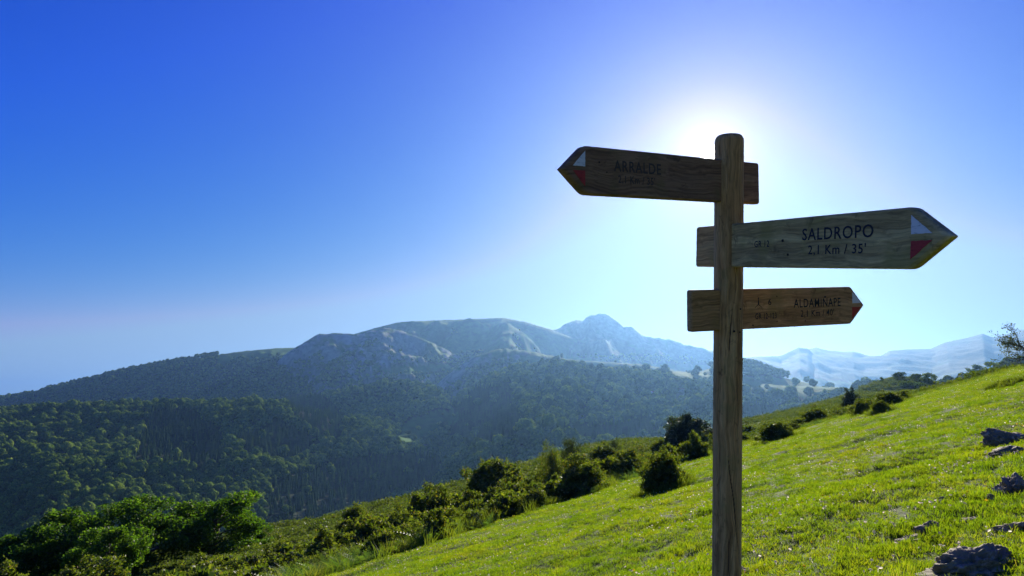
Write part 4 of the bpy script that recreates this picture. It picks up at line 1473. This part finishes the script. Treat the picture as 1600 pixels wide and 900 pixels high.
scatter('clover_flowers', np.stack([fx, fy, near_z(fx, fy)], 1), rot, np.repeat((fs * rng.uniform(.7, 1.25, n))[:, None], 3, 1), idx,
        [flower_proto(1, 'petal'), flower_proto(2, 'petal'), flower_proto(3, 'petal_y')], 'small white clover and daisy heads dotted over the turf')

# tall grass and bracken between and below the shrubs
def bracken_proto(seed):
    rng = np.random.default_rng(seed)
    V, Q = [], []
    for fr in range(5):
        a = rng.uniform(0, 6.28); tilt = rng.uniform(.35, 1.0)
        d = np.array([math.cos(a) * tilt, math.sin(a) * tilt, 1.0]); d /= np.linalg.norm(d)
        side = np.cross(d, [0, 0, 1]); side /= np.linalg.norm(side)
        ln = rng.uniform(.6, 1.0)
        for i in range(13):
            t = i / 12
            c = d * ln * t + np.array([math.cos(a), math.sin(a), -.55]) * .38 * ln * t * t
            w = .26 * ln * (1 - t)**.8 * (1 if t > .22 else 0) + .015
            fwd = d * .028 * ln
            for s in (-1, 1):
                tip = c + side * s * w + d * w * .35
                o = len(V); V += [c - fwd * .5, tip - fwd * .1, tip + fwd * .35, c + fwd * .55]; Q.append((o, o + 1, o + 2, o + 3))
        o = len(V); e = d * ln
        V += [-side * .006, side * .006, e * .6 + side * .004, e * .6 - side * .004]; Q.append((o, o + 1, o + 2, o + 3))
    return proto_obj('b', np.array(V), np.array(Q), M['fern'])
tx, ty_ = near_pts(9, 62, 26, -.85, .75)
u = tx / ty_
e = ty_ - YE(u)
band = (e > -1.2 + .9 * noise2(tx / 1.5, ty_ / 1.5)) & (e < 17)
front = (e > -3.5) & (e <= -1) & (rng.random(len(tx)) < .02) & (u < .2)
k = (band & (rng.random(len(tx)) < np.where(e < 8, 1, .45))) | front
tx, ty_, e = tx[k], ty_[k], e[k]; n = len(tx)
isf = (fbm(tx / 3, ty_ / 3, 2) + .3 * rng.normal(size=n) > (.25 - .35 * (tx / ty_ < -.2)))
rot = np.stack([rng.normal(0, .12, n), rng.normal(0, .12, n), rng.uniform(0, 6.28, n)], 1)
sz = rng.uniform(.6, 1.25, n) * np.where(tx / ty_ > .25, .6, 1.0)
ring = []
for (bx, by, bw) in SHRUB_XY:                 # long grass the sheep leave round every shrub
    m_ = int(26 + 30 * bw)
    a_ = rng.uniform(0, 6.28, m_); r_ = bw * rng.uniform(.85, 1.5, m_)
    ring.append(np.stack([bx + np.cos(a_) * r_, by + np.sin(a_) * r_], 1))
ring = np.concatenate(ring); nr = len(ring)
tx, ty_ = np.concatenate([tx, ring[:, 0]]), np.concatenate([ty_, ring[:, 1]])
isf = np.concatenate([isf, np.zeros(nr, bool)]); sz = np.concatenate([sz, rng.uniform(.3, .75, nr)])
rot = np.concatenate([rot, np.stack([rng.normal(0, .15, nr), rng.normal(0, .15, nr), rng.uniform(0, 6.28, nr)], 1)])
P = np.stack([tx, ty_, near_z(tx, ty_)], 1)
scatter('tall_grass', P[~isf], rot[~isf], np.repeat(sz[~isf, None], 3, 1), rng.integers(0, 3, (~isf).sum()),
        [tuft_proto(600 + i, 40, .16, .40, .010, 'tallgrass', .45, .4) for i in range(3)], 'tall yellow-green grass between the shrubs')
fz = .55
scatter('bracken', P[isf], rot[isf], np.repeat(sz[isf, None] * fz, 3, 1), rng.integers(0, 3, isf.sum()),
        [bracken_proto(620 + i) for i in range(3)], 'bracken fronds growing among the shrubs below the meadow')

def thicket_proto(seed):
    cr, st = bush_meshes('thicket_%d' % seed, 1.0, .72, 2600, .030, M['gorse'], seed, 16, .03)
    bpy.data.meshes.remove(st)
    return bpy.data.objects.new('g', cr)
qx, qy = near_pts(9, 60, 1.0, -.80, .62)
u = qx / qy
e = qy - YE(u)
k = (e > -1.4 + 1.2 * noise2(qx / 3, qy / 3)) & (e < np.where(u < .25, 11, 5)) & (rng.random(len(u)) < np.where(u < .3, .8, .4) * (1.0 + 1.2 * noise2(qx / 2.5 + 8, qy / 2.5)))
qx, qy, e = qx[k], qy[k], e[k]; n = len(qx)
print('thicket', n)
sz = rng.uniform(.5, 1.7, n) * np.where(qx / qy > .3, .75, 1.0)
scatter('gorse_thicket', np.stack([qx, qy, near_z(qx, qy) - .03], 1), np.stack([np.zeros(n), np.zeros(n), rng.uniform(0, 6.28, n)], 1),
        np.stack([sz, sz, sz * rng.uniform(.7, 1.15, n)], 1), rng.integers(0, 3, n), [thicket_proto(700 + i) for i in range(3)],
        'tangled low gorse filling the belt between the bushes')

def heath_proto(seed):
    rng = np.random.default_rng(seed)
    k = 9
    C = np.stack([rng.normal(0, .35, k), rng.normal(0, .35, k), rng.uniform(.08, .22, k)], 1)
    P, d = lobe_cloud(C, rng.uniform(.18, .32, k), 420, rng, .75)
    d[:, 2] += .4
    keep = P[:, 2] > -.05
    v, q = leaf_quads(P[keep], d[keep], .055, rng, .5, .7)
    return proto_obj('h', v, q, M['heath'])
hx_, hy_ = near_pts(14, 240, 1.15, -.95, .85)
u = hx_ / hy_
e = hy_ - YE(u)
k = (e > 1) & (hy_ < YL(u) + 6) & (rng.random(len(u)) < np.where(hy_ < 60, 1, .55))
k &= (fbm(hx_ / 3.5, hy_ / 3.5, 3) > -.35)
hx_, hy_ = hx_[k], hy_[k]
hz_ = near_z(hx_, hy_)
# the knoll and the dark ridge carry the same cover
ku = rng.uniform(.30, .85, 9000); ky = np.sqrt(rng.uniform(130**2, 330**2, 9000))
kz, kid = far_z(ku, ky, True)
m = (np.array(NAMES + ['floor'])[kid] == 'K')
ku, ky, kz = ku[m], ky[m], kz[m]
P = np.concatenate([np.stack([hx_, hy_, hz_ - .03], 1), np.stack([ku * ky, ky, kz - .05], 1)])
n = len(P)
print('heath', n)
sz = np.concatenate([rng.uniform(.7, 1.5, len(hx_)) * np.where(hy_ > 60, 1.35, 1), rng.uniform(1.5, 3.6, len(ku))])
scatter('heath', P, np.stack([np.zeros(n), np.zeros(n), rng.uniform(0, 6.28, n)], 1), np.stack([sz, sz, sz * .8], 1), rng.integers(0, 3, n),
        [heath_proto(640 + i) for i in range(3)], 'low heath and gorse cover on the slope below the meadow')

# ------------------------------------------------------------------ haze
bm = bmesh.new()
bmesh.ops.create_cube(bm, size=1)
hz = link('haze', bm_mesh('haze', bm))
hz.scale = (26000, 26000, 452 + 237)
hz.location = (0, 4000, (452 - 237) / 2)
m, nt, out = new_mat('haze_air')
pv = nt.nodes.new('ShaderNodeVolumePrincipled')
pv.inputs['Color'].default_value = (.23, .475, .90, 1)
pv.inputs['Density'].default_value = 0.64e-4
pv.inputs['Anisotropy'].default_value = .69
nt.links.new(pv.outputs[0], out.inputs['Volume'])
hz.data.materials.append(m)
tag(hz, 'pale blue haze filling the valley air', kind='stuff')
